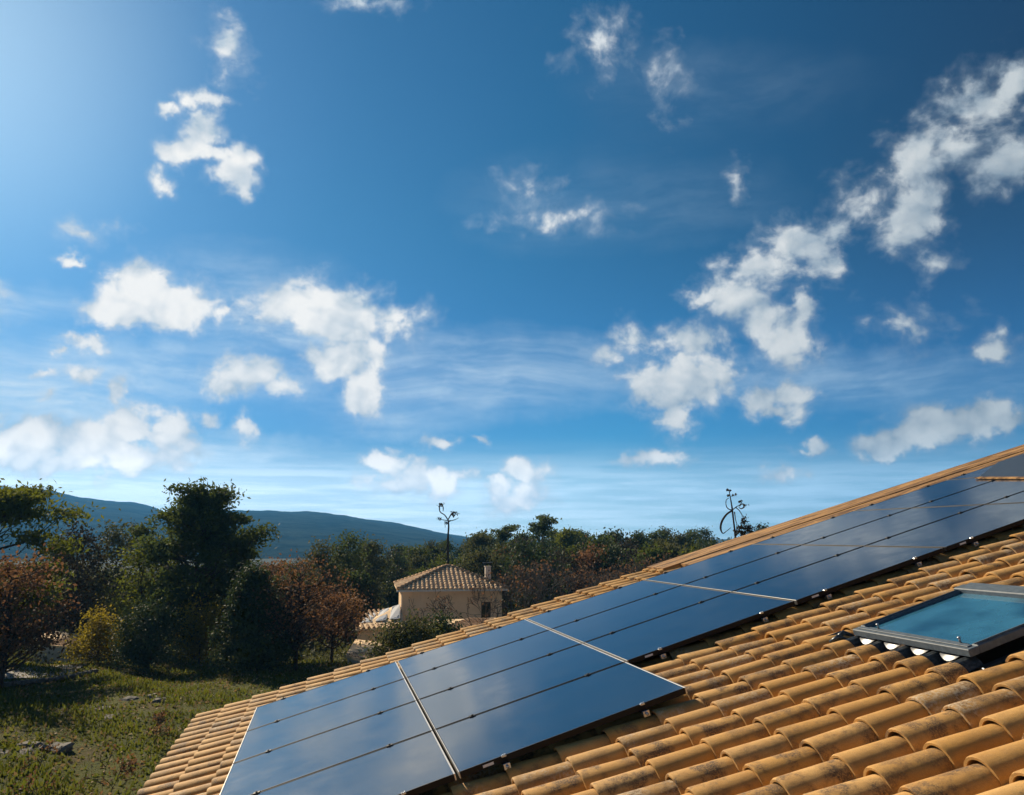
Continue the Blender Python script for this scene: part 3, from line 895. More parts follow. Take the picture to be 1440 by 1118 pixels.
for q in (0.17, 0.86):
    m1 = MB(); m1.tube([(fr_ + 0.012, q * SW * sv, -0.006), (fr_ + 0.012, q * SW * sv, 0.026)], 0.006, 8)
    m1.tube([(fr_ + 0.012, q * SW * sv, 0.020), (fr_ + 0.012, q * SW * sv, 0.028)], 0.009, 8)
    m1.build('peg', M['zinc'], sk)
# pleated flashing apron, moulded over the tile crests below the window, and side gutters
def apron():
    V_, F_ = [], []
    nu, nv = 9, 150
    for a in range(nu):
        for b in range(nv):
            u_ = -0.115 + 0.15 * a / (nu - 1)
            v_ = -0.20 + (SW + 0.22) * b / (nv - 1)
            ph_ = ((v_ + SKY_V0 - V0) / PV) % 1.0
            crest = max(0.0, math.cos(2 * math.pi * ph_)) ** 0.8
            h_ = (H_VAL - SKY_H) + 0.012 + 0.056 * crest * (1 - 0.25 * a / (nu - 1)) + 0.0028 * math.sin(b * 2.2) + 0.012 * a / (nu - 1)
            V_.append((u_, v_ * sv, h_))
    for a in range(nu - 1):
        for b in range(nv - 1):
            F_.append((a * nv + b, a * nv + b + 1, (a + 1) * nv + b + 1, (a + 1) * nv + b))
    return mesh_from('flashing', V_, F_, M['flash'], smooth=True)
obj('flashing', apron(), sk)
for b in range(4):
    m1 = MB()
    vq = (V0 + PV * (16.5 + b) - SKY_V0)
    top_, bot_ = [], []
    for q_ in range(9):
        t_ = q_ / 8 * 2 - 1
        vv_ = (vq + t_ * 0.066) * sv
        sag = (1 - t_ * t_)
        top_.append((0.004 - 0.006 * sag, vv_, (H_VAL - SKY_H) + 0.066 - 0.004 * sag))
        bot_.append((-0.014 - 0.020 * sag, vv_, (H_VAL - SKY_H) + 0.064 - 0.022 * sag))
    P_ = top_ + bot_
    m1.add(P_ + [(x, y, z - 0.003) for x, y, z in P_], [(i_, i_ + 1, i_ + 10, i_ + 9) for i_ in range(8)] + [(i_ + 27, i_ + 28, i_ + 19, i_ + 18) for i_ in range(8)], True)
    m1.build('glint_strip', M['flash_glint'], sk)  # curved strips added as painted glints on the dark apron
m1 = MB()
uv_box(m1, 0.0, SL + 0.1, -0.050, 0.0, (H_VAL - SKY_H) - 0.01, (H_VAL - SKY_H) + 0.02, 0.003)
uv_box(m1, 0.0, SL + 0.1, SW, SW + 0.050, (H_VAL - SKY_H) - 0.01, (H_VAL - SKY_H) + 0.02, 0.003)
m1.build('side_gutter', M['flash'], sk)
m1 = MB()
for (q, w, du_) in ((-0.09, 0.05, -0.02), (-0.05, 0.05, -0.09)):
    m1.tube([(du_ - 0.05, (q - w / 2) * sv, (H_CREST - SKY_H) - 0.02), (du_, q * sv, (H_CREST - SKY_H) + 0.002), (du_ + 0.05, (q + w / 2) * sv, (H_CREST - SKY_H) - 0.03)], [0.012, 0.018, 0.008], 8)
m1.build('crumpled_flashing', M['flash'], sk)

# ------------------------------------------------------------------ trees
def tubes_np(segs, sides):
    """segs: list of (p0, p1, r0, r1) -> vertices and quads"""
    S = np.array([[*a, *b, r0, r1] for a, b, r0, r1 in segs], dtype=float)
    p0, p1, r0, r1 = S[:, 0:3], S[:, 3:6], S[:, 6], S[:, 7]
    d = p1 - p0
    d /= np.maximum(np.linalg.norm(d, axis=1, keepdims=True), 1e-9)
    ref = np.where(np.abs(d[:, 2:3]) < 0.9, np.array([[0, 0, 1.0]]), np.array([[1.0, 0, 0]]))
    a = np.cross(d, ref); a /= np.linalg.norm(a, axis=1, keepdims=True)
    b = np.cross(d, a)
    t = np.arange(sides) * 2 * math.pi / sides
    ring = a[:, None, :] * np.cos(t)[None, :, None] + b[:, None, :] * np.sin(t)[None, :, None]
    V = np.concatenate([p0[:, None] + ring * r0[:, None, None], p1[:, None] + ring * r1[:, None, None]], 1)
    n = len(S)
    base = (np.arange(n) * 2 * sides)[:, None]
    k = np.arange(sides)[None, :]; k2 = (np.arange(sides) + 1) % sides
    Fq = np.stack([base + k, base + k2, base + sides + k2, base + sides + k], -1).reshape(-1, 4)
    return V.reshape(-1, 3), Fq


def leaf_mesh(name, C, size, rg, mat, elong=1.6, tone=None, up=0.0):
    n = len(C)
    a = rg.normal(size=(n, 3)); a /= np.linalg.norm(a, axis=1, keepdims=True)
    b = rg.normal(size=(n, 3)); b[:, 2] += up
    b = b - (b * a).sum(1, keepdims=True) * a
    b /= np.linalg.norm(b, axis=1, keepdims=True)
    s = size * rg.uniform(0.6, 1.35, (n, 1))
    A, B = a * s * 0.5 * elong, b * s * 0.5
    V = np.stack([C - A, C + B * 0.9, C + A, C - B * 0.9], 1).reshape(-1, 3)
    Fq = np.arange(4 * n).reshape(n, 4)
    tn = rg.uniform(0, 1, n) if tone is None else np.clip(tone + rg.normal(0, 0.22, n), 0, 1)
    return mesh_from(name, V, Fq, mat, attrs={'leaf_tone': ('FACE', tn)})


def curve_pts(p0, p1, n, sag, rg, wob):
    t = np.linspace(0, 1, n)[:, None]
    P = p0 * (1 - t) + p1 * t
    P[:, 2] += sag * np.sin(t[:, 0] * math.pi)
    off = rg.normal(0, wob, (n, 3)) * np.sin(t * math.pi)
    return P + off


def tree_meshes(seed, H, base, rad, nclus, nleaf, lsize, crad, flat=0.6, mat='leaf_oak', shape='round', trunk_r=0.16, bark='bark',
                lean=(0, 0), twig=True, elong=1.6, hollow=0.45, limb=1.0, up=0.0, extra=None):
    rg = np.random.default_rng(seed)
    top = np.array([lean[0], lean[1], H * 0.93])
    tr = curve_pts(np.array([0, 0, -0.4]), top, 9, 0, rg, 0.02 * H)
    tr[0] = (0, 0, -0.4)
    rr = trunk_r * np.linspace(1.15, 0.12, 9) ** 0.9
    segs = [(tr[i], tr[i + 1], rr[i], rr[i + 1]) for i in range(8)]
    cl = []
    while len(cl) < nclus:
        t = rg.uniform(0, 1)
        ang = rg.uniform(0, 2 * math.pi)
        if shape == 'round': w = math.sqrt(max(0.03, 1 - (2 * t - 0.9) ** 2 / 1.25))
        elif shape == 'cone': w = (1 - t) ** 0.75 * 0.95 + 0.10
        elif shape == 'egg': w = math.sin(math.pi * min(1, t * 0.80 + 0.14)) ** 0.8
        elif shape == 'umbrella': w = 1.0 if t > 0.45 else 0.25; t = 0.5 + t * 0.5 if t > 0.45 else t + .3
        elif shape == 'column': w = 0.8 + 0.2 * math.sin(t * 9)
        else: w = 1.0
        r_ = rad * w * math.sqrt(rg.uniform(hollow, 1.0)) * rg.uniform(0.82, 1.12)
        z = base + (H - base) * t
        cx = lean[0] * z / H; cy = lean[1] * z / H
        cl.append((cx + r_ * math.cos(ang), cy + r_ * math.sin(ang), z + rg.normal(0, 0.03 * H)))
    cl = np.array(cl)
    if extra is not None: cl = np.concatenate([cl, np.array(extra, dtype=float)])
    for c_ in cl:
        zt = np.clip(c_[2] - (0.25 + 0.35 * rg.random()) * np.hypot(c_[0], c_[1]) * (1.4 if shape != 'umbrella' else .5), H * 0.12, H * 0.88)
        i = np.interp(zt, tr[:, 2], np.arange(9))
        i0 = int(min(7, i)); p0 = tr[i0] * (1 - (i - i0)) + tr[i0 + 1] * (i - i0)
        L = np.linalg.norm(c_ - p0)
        pts = curve_pts(p0, c_, 4, -0.05 * L, rg, 0.05 * L)
        r0 = min(trunk_r * 0.42, 0.012 + 0.016 * L) * limb
        rs = [r0, r0 * 0.7, r0 * 0.42, r0 * 0.2]
        segs += [(pts[q], pts[q + 1], rs[q], rs[q + 1]) for q in range(3)]
        if twig:
            for q in range(5):
                e = c_ + rg.normal(0, crad * 0.75, 3) * (1, 1, flat)
                segs.append((pts[2 if q < 2 else 3], e, r0 * 0.28, r0 * 0.09))
    V, Fq = tubes_np(segs, 5 if trunk_r > 0.1 else 4)
    tm = mesh_from('trunk', V, Fq, M[bark], smooth=True)
    per = rg.poisson(nleaf / len(cl), len(cl)) + 3
    size = rg.uniform(0.65, 1.35, len(cl))
    idx = np.repeat(np.arange(len(cl)), per)
    C = cl[idx] + rg.normal(0, 1, (len(idx), 3)) * (crad * size[idx])[:, None] * np.array([1, 1, flat])
    tone = rg.uniform(0.1, 0.9, len(cl))[idx]
    cm_ = leaf_mesh('crown', C, lsize, rg, M[mat], elong, tone, up)
    return tm, cm_


def place_tree(name, meshes, loc, rz=0.0, sc=1.0, **t):
    o = empty(name, loc, rz)
    o.scale = (sc, sc, sc) if not hasattr(sc, '__len__') else sc
    tag(o, **t)
    obj('trunk', meshes[0], o); obj('crown', meshes[1], o)
    return o


def ground_at(px, py):
    """where the line of sight through a point of the photo meets the terrain"""
    d = ray(px, py); p = Vector((0, 0, CAM_Z))
    lo, hi = 5.0, 400.0
    for Y in np.arange(10, 300, 0.5):
        q = p + d * (Y / d.y)
        if q.z <= gzf(q.x, q.y): return Vector((q.x, q.y, gzf(q.x, q.y)))
    return q


def stand(px, Y):
    d = ray(px, 760); x = d.x / d.y * Y
    return Vector((x, Y, gzf(x, Y)))


def height_to(px, py, Y):
    q = at(px, py, Y)
    return q.z - gzf(q.x, q.y)


# --- the trees at the left, nearest first
p = stand(22, 41); h = height_to(40, 790, 41)
place_tree('oak_tree', tree_meshes(11, h, 2.0, 3.1, 60, 4600, 0.12, 0.50, 0.7, 'leaf_brown', 'round', 0.17, 'bark', hollow=0.2, limb=1.3), p,
           label='brown dry-leaved oak at the left edge beside the grey path', cat='tree')
p = stand(-15, 52); h = height_to(30, 684, 52)
place_tree('pine_tree', tree_meshes(12, h, 3.8, 5.3, 56, 22000, 0.15, 0.66, 0.42, 'leaf_pine_yellow', 'round', 0.26, 'bark', elong=2.4, hollow=0.2), p,
           label='large yellow-green pine rising highest at the left edge', cat='tree')
p = stand(282, 58); h = height_to(285, 686, 58)
ex = [(3.0, 0, h * .62), (3.9, 0.3, h * .69), (4.5, 0, h * .74), (2.4, 0, h * .56), (-4.0, 0, h * .75), (-4.5, .2, h * .74)]
place_tree('pine_tree', tree_meshes(13, h, h * .20, 3.75, 170, 30000, 0.14, 0.46, 0.55, 'leaf_pine', 'round', 0.27, 'bark', elong=2.4, hollow=0.1, extra=ex), p,
           label='tall dark pine with broad ragged crown standing against the blue hills', cat='tree')
p = stand(362, 47); h = height_to(350, 806, 47)
place_tree('holm_oak', tree_meshes(14, h, 0.3, 2.35, 90, 21000, 0.12, 0.34, 0.8, 'leaf_oak', 'cone', 0.14, 'bark', hollow=0.15, elong=1.4), p,
           label='dense dark evergreen oak reaching down to the meadow beside the roof corner', cat='tree')
p = stand(222, 50); h = height_to(222, 858, 50)
place_tree('round_bush', tree_meshes(15, h, 0.4, 1.7, 40, 11000, 0.11, 0.42, 0.8, 'leaf_oak', 'round', 0.1, 'bark', hollow=0.1, elong=1.4), p,
           label='rounded dark evergreen bush at the far edge of the meadow', cat='bush')
p = stand(152, 53); h = height_to(150, 872, 53)
place_tree('yellow_bush', tree_meshes(16, h, 0.2, 1.7, 30, 5200, 0.11, 0.45, 1.0, 'leaf_yellow', 'egg', 0.06, 'bark', hollow=0.1), p,
           label='yellowing loose bush just left of the rounded dark bush', cat='bush')
p = stand(292, 54); h = height_to(290, 852, 54)
place_tree('yellow_bush', tree_meshes(17, h, 0.2, 1.35, 30, 5200, 0.11, 0.45, 1.0, 'leaf_yellow', 'column', 0.06, 'bark', hollow=0.1), p,
           label='yellow-green bush between the rounded bush and the dense dark oak', cat='bush')
for (px, Y, py, sd_, lab, sc_) in ((424, 48, 796, 18, 'brown-leaved oak with thin crown right of the dense dark oak', 1.0),
                                   (472, 54, 838, 19, 'small brown oak with forked trunk left of the low pantiled roof', 1.0)):
    p = stand(px, Y); h = height_to(px, py, Y)
    place_tree('oak_tree', tree_meshes(sd_, h, 2.2, 3.0 if sd_ == 18 else 2.3, 80, 2900, 0.11, 0.50, 0.75, 'leaf_brown', 'round', 0.13, 'bark', hollow=0.12, limb=1.2), p, label=lab, cat='tree')
for (px, Y, H_, sd_, lab) in ((-95, 40, 7.4, 24, 'oak just outside the left edge whose shade falls across the meadow'), (-190, 30, 6.4, 25, 'nearer oak outside the left edge shading the front of the meadow')):
    p = stand(px, Y)
    place_tree('oak_tree', tree_meshes(sd_, H_, 2.0, 3.0, 50, 6500, 0.14, 0.5, 0.7, 'leaf_dull', 'round', 0.16, 'bark', hollow=0.15), p, label=lab, cat='tree')
# slender mid-distance trees between the big ones
sl = [(112, 66, 748, 'leaf_dead', 'sparse dark tree in front of the left hill, left one of a pair'),
      (168, 70, 738, 'leaf_dull', 'sparse olive tree in front of the left hill, right one of a pair'),
      (205, 62, 770, 'leaf_pine_yellow', 'slim yellow-green tree close against left flank of the tall dark pine'),
      (92, 74, 762, 'leaf_dull', 'dull olive tree behind the brown oak at the left'),
      (488, 84, 757, 'leaf_pine', 'dark green tree rising left of the hipped-roof house'),
      (455, 78, 775, 'leaf_dull', 'olive tree behind the thin-crowned brown oak'),
      (522, 90, 770, 'leaf_dull', 'olive tree just behind the left corner of the hipped roof'),
      (340, 76, 800, 'leaf_dead', 'sparse twiggy tree behind the dense dark oak'),
      (385, 80, 792, 'leaf_brown', 'russet tree seen over the brown oak against the hill foot'),
      (250, 82, 790, 'leaf_dull', 'olive tree showing through beneath the tall dark pine')]
for q, (px, Y, py, mt_, lab) in enumerate(sl):
    p = stand(px, Y); h = height_to(px, py, Y)
    place_tree('slender_tree', tree_meshes(30 + q, h, h * 0.28, h * 0.21, 50, 5200 if mt_ != 'leaf_dead' else 2600, 0.17, 0.55, 0.8, mt_, 'egg', 0.13, 'bark', hollow=0.1), p, label=lab, cat='tree')
# bush in front of the house
p = stand(575, 40); h = height_to(572, 880, 40)
place_tree('green_bush', tree_meshes(21, h, h * .35, 1.55, 46, 9500, 0.10, 0.36, 0.8, 'leaf_dull', 'round', 0.09, 'bark', hollow=0.1), p,
           label='green bush just beyond the verge tiles below the ochre house', cat='bush')
p = stand(628, 44); h = height_to(628, 876, 44)
place_tree('green_bush', tree_meshes(22, h, h * .5, 1.0, 22, 3500, 0.10, 0.34, 0.8, 'leaf_oak', 'round', 0.07, 'bark', hollow=0.1), p,
           label='smaller dark bush to the right of the green bush below the ochre house', cat='bush')

# --- bare trees
def bare_segs(rg, p, d, L, r, depth, out, spread=0.55, tips=None):
    n = 3
    for _ in range(n):
        d = d + rg.normal(0, 0.13, 3); d /= np.linalg.norm(d)
        q = p + d * L / n
        out.append((p, q, max(r, .011), max(r * 0.93, .011))); p = q; r *= 0.93
    if depth == 0:
        if tips is not None: tips.append(p)
        return
    for _ in range(2 if rg.random() < 0.55 else 3):
        nd = d + rg.normal(0, spread, 3) + np.array([0, 0, 0.14]); nd /= np.linalg.norm(nd)
        bare_segs(rg, p, nd, L * rg.uniform(0.66, 0.86), r * rg.uniform(0.60, 0.78), depth - 1, out, spread, tips)


def bare_tree(seed, H, r=0.07, depth=5, bark='bark_grey', spread=0.5, leaves=0, mat='leaf_brown', lsize=0.09):
    rg = np.random.default_rng(seed); out, tips = [], []
    bare_segs(rg, np.array([0, 0, -0.2]), np.array([0, 0, 1.0]), H * 0.30, r, depth, out, spread, tips)
    zm = max(s[1][2] for s in out); k = H / zm
    out = [(a * k, b * k, r0, r1) for a, b, r0, r1 in out]
    V, Fq = tubes_np(out, 4)
    tm = mesh_from('trunk', V, Fq, M[bark], smooth=True)
    T = np.array(tips) * k
    C = T[rg.integers(0, len(T), max(leaves, 8))] + rg.normal(0, 0.12, (max(leaves, 8), 3))
    return tm, leaf_mesh('crown', C, lsize, rg, M[mat])


for (px, Y, py, sd_, lab) in ((600, 56, 842, 51, 'bare shrubby tree at the left part of the ochre house wall'),
                              (640, 52, 826, 52, 'bare tree with wide twigs in front of the middle of the ochre wall'),
                              (668, 55, 836, 53, 'bare tree in front of the small window of the ochre house')):
    p = stand(px, Y)
    place_tree('bare_tree', bare_tree(sd_, height_to(px, py, Y), 0.06, 5, 'bark', leaves=60), p, label=lab, cat='tree')
for (px, Y, py, sd_, lab) in ((40, 33, 1058, 55, 'low bare shrub with few red leaves on the meadow, lower left corner'),
                              (155, 31, 1072, 56, 'low bare shrub on the meadow close to the roof eaves'),
                              (215, 37, 1002, 57, 'leafy dwarf shrub on the meadow near the roof corner')):
    d_ = ray(px, py + 55); q_ = ground_at(px, py + 50)
    place_tree('small_shrub', bare_tree(sd_, 1.15, 0.02, 4, 'bark', spread=0.6, leaves=160, mat='leaf_brown', lsize=0.07), q_, label=lab, cat='shrub')

# --- wooded belt behind the house: a few prototypes, every tree its own object
protos = []
spec = [('leaf_pine', 'round', 8.6, 2.6, 2.2, 0.24), ('leaf_dull', 'egg', 8.0, 2.2, 2.3, 0.24), ('leaf_oak', 'round', 7.4, 1.6, 2.6, 0.22),
        ('leaf_dead', 'egg', 8.2, 2.4, 2.2, 0.20), ('leaf_pine_yellow', 'egg', 8.2, 2.2, 2.2, 0.24), ('leaf_brown', 'round', 6.6, 2.0, 2.4, 0.19)]
for q, (mt_, shp, H_, b_, r_, ls_) in enumerate(spec):
    for v_ in range(2):
        protos.append((mt_, H_, tree_meshes(80 + q * 3 + v_, H_, b_, r_, 34, 2600 if mt_ != 'leaf_dead' else 1100, ls_, 0.62, 0.6, mt_, shp, 0.14, 'bark_grey' if mt_ == 'leaf_dead' else 'bark', hollow=0.12)))
kind_word = {'leaf_pine': 'dark pine', 'leaf_dull': 'dull olive-green tree', 'leaf_oak': 'dense evergreen oak', 'leaf_dead': 'half-bare twiggy tree',
             'leaf_pine_yellow': 'yellow-green tree', 'leaf_brown': 'brown-leaved oak'}


def belt_words(px, row):
    where = 'left of the ochre house' if px < 558 else 'straight behind the ochre house' if px < 715 else 'right of the chimney' if px < 880 else 'above the panels' if px < 1000 else 'by the timber verge'
    depth = ['in the front row of the wood', 'in the second row of the wood', 'deep in the wood', 'on the skyline of the wood'][row]
    return depth + ', ' + where


tree_name = {'leaf_pine': 'pine_tree', 'leaf_dull': 'olive_tree', 'leaf_oak': 'holm_oak', 'leaf_dead': 'twiggy_tree', 'leaf_pine_yellow': 'green_tree', 'leaf_brown': 'oak_tree'}
rf = np.random.default_rng(42)
sky_px = [430, 520, 560, 600, 640, 660, 700, 760, 820, 860, 900, 950, 1000, 1060, 1200]
sky_py = [786, 778, 770, 764, 762, 757, 752, 752, 755, 750, 749, 752, 758, 758, 745]
for row, (Y0, n_) in enumerate(((84, 26), (98, 30), (114, 36), (134, 44))):
    for q in range(n_):
        px = 395 + (1130 - 395) * (q + rf.uniform(0.1, 0.9)) / n_
        Y = Y0 + rf.uniform(-6, 6)
        x = ray(px, 760).x / ray(px, 760).y * Y
        if Y < 92 and 540 < px < 720: Y += 7
        z = gzf(x, Y)
        toppy = np.interp(px, sky_px, sky_py) + (3 - row) * 9 + rf.normal(0, 7.5) + 2
        hh = at(px, toppy, Y).z - z
        w_ = rf.random()
        if row == 3: pick = 0 if w_ < .55 else 1 if w_ < .75 else 2
        elif row == 2: pick = [0, 1, 3, 2, 4][int(w_ * 5)]
        else: pick = ([3, 3, 5, 0, 1, 3, 2] if 700 < px < 960 else [4, 1, 0, 3, 4, 2, 4] if px >= 960 or px < 540 else [0, 1, 3, 4, 2, 0, 3])[int(w_ * 7)]
        pr_ = protos[pick * 2 + int(rf.random() < 0.5)]
        s_ = max(0.45, hh / pr_[1])
        place_tree(tree_name[pr_[0]], pr_[2], (x, Y, z), rf.uniform(0, 6.28), (s_ * rf.uniform(.66, 1.05), s_ * rf.uniform(.66, 1.05), s_), label=kind_word[pr_[0]] + ' ' + belt_words(px, row), cat='tree', group=kind_word[pr_[0]] + 's ' + belt_words(px, row))
bare_p = [bare_tree(120 + q, 7.0, 0.12, 6, 'bark_grey', 0.42, leaves=120, mat='leaf_brown', lsize=0.14) for q in range(4)]
for q in range(20):
    px = 712 + 300 * (q + rf.uniform(0, 1)) / 20
    Y = rf.uniform(66, 76); x = ray(px, 760).x / ray(px, 760).y * Y; z = gzf(x, Y)
    hh = at(px, 792 + rf.normal(0, 10) - max(0, px - 900) * .12, Y).z - z
    place_tree('bare_tree', bare_p[q % 4], (x, Y, z), rf.uniform(0, 6.28), hh / 7.0,
               label='leafless grey-twigged tree at the near edge of the wood, ' + ('right of the chimney' if px < 860 else 'above the panels'), cat='tree',
               group='leafless trees at the near edge of the wood, ' + ('right of the chimney' if px < 860 else 'above the panels'))
# left of them: lower wood in front of the hill foot
left_lab = {0: ('dark pine in the low wood below the blue hills', 'dark pines below the hills'), 1: ('olive tree in the low wood below the blue hills', 'olive trees below the hills'),
            3: ('half-bare tree in the low wood below the blue hills', 'half-bare trees below the hills'), 4: ('yellow-green tree in the low wood below the blue hills', 'yellow-green trees below the hills')}
for q in range(64):
    px = -60 + 560 * (q % 32 + rf.uniform(0, 1)) / 32
    Y = (78 if q < 32 else 112) + rf.uniform(-7, 9)
    x = ray(px, 760).x / ray(px, 760).y * Y; z = gzf(x, Y)
    toppy = np.interp(px, [-60, 60, 100, 200, 300, 380, 440, 500], [790, 800, 806, 806, 808, 800, 790, 783]) + (14 if q < 32 else 0) + rf.normal(0, 5)
    hh = at(px, toppy, Y).z - z
    pick = [0, 1, 3, 1, 3, 4][int(rf.random() * 6)]
    pr_ = protos[pick * 2 + int(rf.random() < 0.5)]
    s_ = hh / pr_[1]
    place_tree(tree_name[pr_[0]], pr_[2], (x, Y, z), rf.uniform(0, 6.28), (s_ * 1.2, s_ * 1.2, s_), label=left_lab[pick][0], cat='tree', group=left_lab[pick][1])

# skyline specials: two crooked bare trees and small umbrella pines
def custom_tree(name, path_list, scale_px, px0, py0, Y, tufts, label, tuft_mat='leaf_dead', tuft_r=0.12, tuft_n=26, rings=()):
    """paths are (px, py, radius m) polylines of limbs at distance Y, spread a little in depth"""
    o_ = at(px0, py0, Y)
    g_ = gzf(o_.x, o_.y)
    root = empty(name, (o_.x, o_.y, g_)); tag(root, label, 'tree')
    rg = np.random.default_rng(int(px0))
    mbx = MB()
    for q, path in enumerate(path_list):
        dy = rg.normal(0, 0.35)
        pts, rad = [], []
        for s_, (px, py, r_) in enumerate(path):
            w = at(px, py, Y) - root.location
            w.y += dy * s_ / len(path) if q else 0
            pts.append(w); rad.append(r_ * (1.35 if name == 'crooked_tree' else 1.1))
        # smooth
        fine, fr2 = [], []
        for s_ in range(len(pts) - 1):
            a0 = pts[max(s_ - 1, 0)]; a1 = pts[s_]; a2 = pts[s_ + 1]; a3 = pts[min(s_ + 2, len(pts) - 1)]
            for tt in (0, .33, .66):
                fine.append(0.5 * ((2 * a1) + (a2 - a0) * tt + (2 * a0 - 5 * a1 + 4 * a2 - a3) * tt * tt + (-a0 + 3 * a1 - 3 * a2 + a3) * tt ** 3)); fr2.append(rad[s_] * (1 - tt) + rad[s_ + 1] * tt)
        fine.append(pts[-1]); fr2.append(rad[-1])
        if q == 0:
            fine = [Vector((fine[0].x, fine[0].y, -0.3))] + fine; fr2 = [fr2[0] * 1.5] + fr2
        mbx.tube(fine, fr2, 6)
    mbx.build('trunk', M['bark'], root)
    C = []
    for (px, py, k) in tufts:
        w = np.array(at(px, py, Y) - root.location)
        C.append(w + rg.normal(0, 1, (int(tuft_n * k), 3)) * np.array([tuft_r, tuft_r, tuft_r * 0.7]) * k ** .5)
    C = np.concatenate(C)
    obj('crown', leaf_mesh('crown', C, tuft_r * 0.8, rg, M[tuft_mat]), root)
    return root


custom_tree('crooked_tree', [
    [(630, 770, .10), (630, 755, .09), (631, 740, .075), (630, 731, .06)],
    [(630, 731, .055), (625, 724, .05), (619, 720, .05), (618, 713, .055), (620, 709, .06), (623, 713, .05), (623, 719, .03)],
    [(630, 731, .05), (633, 726, .05), (637, 721, .055), (641, 722, .05), (638, 728, .035)],
    [(631, 733, .04), (639, 731, .035), (645, 728, .02)],
    [(629, 732, .04), (623, 731, .03), (617, 730, .025)], [(630, 737, .03), (626, 736, .02), (626, 742, .02)]],
    1, 630, 770, 92, [(620, 710, .5), (639, 722, .7), (618, 730, .3), (627, 735, .3)], 'crooked dead tree with curled limbs on the skyline above the hipped roof', tuft_r=0.24, tuft_n=46)
custom_tree('curly_bare_tree', [
    [(1036, 770, .045), (1034, 755, .035), (1033, 744, .03), (1031, 728, .028), (1030, 718, .03), (1028, 705, .022), (1026, 694, .014), (1025, 689, .012)],
    [(1030, 718, .035), (1022, 723, .035), (1015, 733, .038), (1013, 743, .035), (1016, 750, .02), (1021, 747, .014), (1027, 742, .01)],
    [(1031, 718, .025), (1024, 715, .018), (1022, 709, .016), (1023, 703, .012), (1027, 700, .01)],
    [(1030, 717, .022), (1035, 713, .018), (1040, 710, .014), (1042, 706, .01)],
    [(1035, 714, .02), (1040, 718, .015), (1045, 726, .012), (1048, 733, .01)],
    [(1040, 712, .016), (1043, 709, .02), (1047, 709, .024), (1048, 713, .024), (1045, 715, .02), (1042, 713, .012)],
    [(1033, 720, .02), (1036, 730, .015), (1040, 738, .012), (1040, 748, .012)],
    [(1028, 698, .01), (1032, 697, .008)], [(1026, 692, .01), (1029, 690, .008)],
    [(1042, 760, .02), (1044, 742, .012), (1046, 728, .008)], [(1050, 760, .016), (1051, 742, .01), (1054, 738, .008)], [(1047, 758, .02), (1049, 745, .012), (1047, 736, .01)]],
    1, 1036, 770, 30, [(1025, 689, .25), (1024, 697, .15), (1033, 697, .15), (1042, 706, .2), (1047, 711, .35), (1042, 742, 1.2), (1047, 735, .9), (1050, 743, 1), (1055, 742, .7), (1044, 750, 1.2), (1038, 747, .8), (1055, 749, .9), (1047, 728, .5), (1065, 740, .2)],
    'curly bare tree with looping stems rising behind the timber verge', tuft_r=0.085, tuft_n=48)
for (px, py, Y, sd_, lab) in ((765, 730, 104, 61, 'umbrella pine standing proud of the wood, right of the chimney'),
                              (709, 741, 108, 62, 'small umbrella pine above the wood, straight over the chimney')):
    p = stand(px, Y); h = height_to(px, py, Y)
    place_tree('umbrella_pine', tree_meshes(sd_, h, h * .80, 1.75, 15, 1300, 0.20, 0.38, 0.35, 'leaf_pine', 'umbrella', 0.12, 'bark', hollow=0.1), p, label=lab, cat='tree')

# ------------------------------------------------------------------ ochre house with hipped roof
YH = 65.0
th_ = R(10.0)
pc = at(566, 829, YH)                                       # front left corner at the eaves
HE = 3.1 + 0.0
eave_z = pc.z
ez = eave_z
WX, WY = 8.05, 7.6
gzh = gzf(pc.x + 3, YH + 3) - 0.3
ho = empty('ochre_house', (pc.x, pc.y, gzh), th_)
tag(ho, 'two-storey ochre house with hipped pantile roof and chimney among the trees', 'house')
zh = ez - gzh
mb = MB()
t0, wl_ = 0.25, 0.28
WXa, WXb, WZa, WZb = 6.35, 7.15, zh - 2.45, zh - 1.05     # window opening in the front wall
P = [(0, 0), (WX, 0), (WX, WY), (0, WY)]
mb.box(0, WXa, 0, wl_, 0, zh); mb.box(WXb, WX, 0, wl_, 0, zh); mb.box(WXa, WXb, 0, wl_, 0, WZa); mb.box(WXa, WXb, 0, wl_, WZb, zh)
mb.box(0, wl_, wl_, WY, 0, zh); mb.box(WX - wl_, WX, wl_, WY, 0, zh); mb.box(wl_, WX - wl_, WY - wl_, WY, 0, zh)
mb.build('wall', M['render_ochre'], ho)
wn = obj('window', MB().box(WXa, WXb, 0.17, 0.20, WZa, WZb).mesh('window', M['dark_glass']), ho)
f_ = MB()
for a_ in (WXa, (WXa + WXb) / 2 - .03, WXb - .06): f_.box(a_ + .002, a_ + .058, 0.12, 0.168, WZa + .002, WZb - .002)
for a_ in (WZa, WZb - .06): f_.box(WXa + .062, WXb - .062, 0.125, 0.166, a_ + .003, a_ + .057)
obj('frame', f_.mesh('frame', M['shutter']), wn)
obj('sill', MB().box(WXa - .08, WXb + .08, -0.07, 0.11, WZa - .08, WZa - .004).mesh('sill', M['render_pale']), wn)
ov = 0.42
ex0, ex1, ey0, ey1 = -ov, WX + ov, -ov, WY + ov
apz = zh + 1.62
ridge = [((ex0 + ex1) / 2 - 0.25, (ey0 + ey1) / 2), ((ex0 + ex1) / 2 + 0.25, (ey0 + ey1) / 2)]
E_ = [(ex0, ey0), (ex1, ey0), (ex1, ey1), (ex0, ey1)]
mb = MB()
Vr = [(x, y, zh) for x, y in E_] + [(x, y, apz) for x, y in ridge] + [(x, y, zh - 0.12) for x, y in E_]
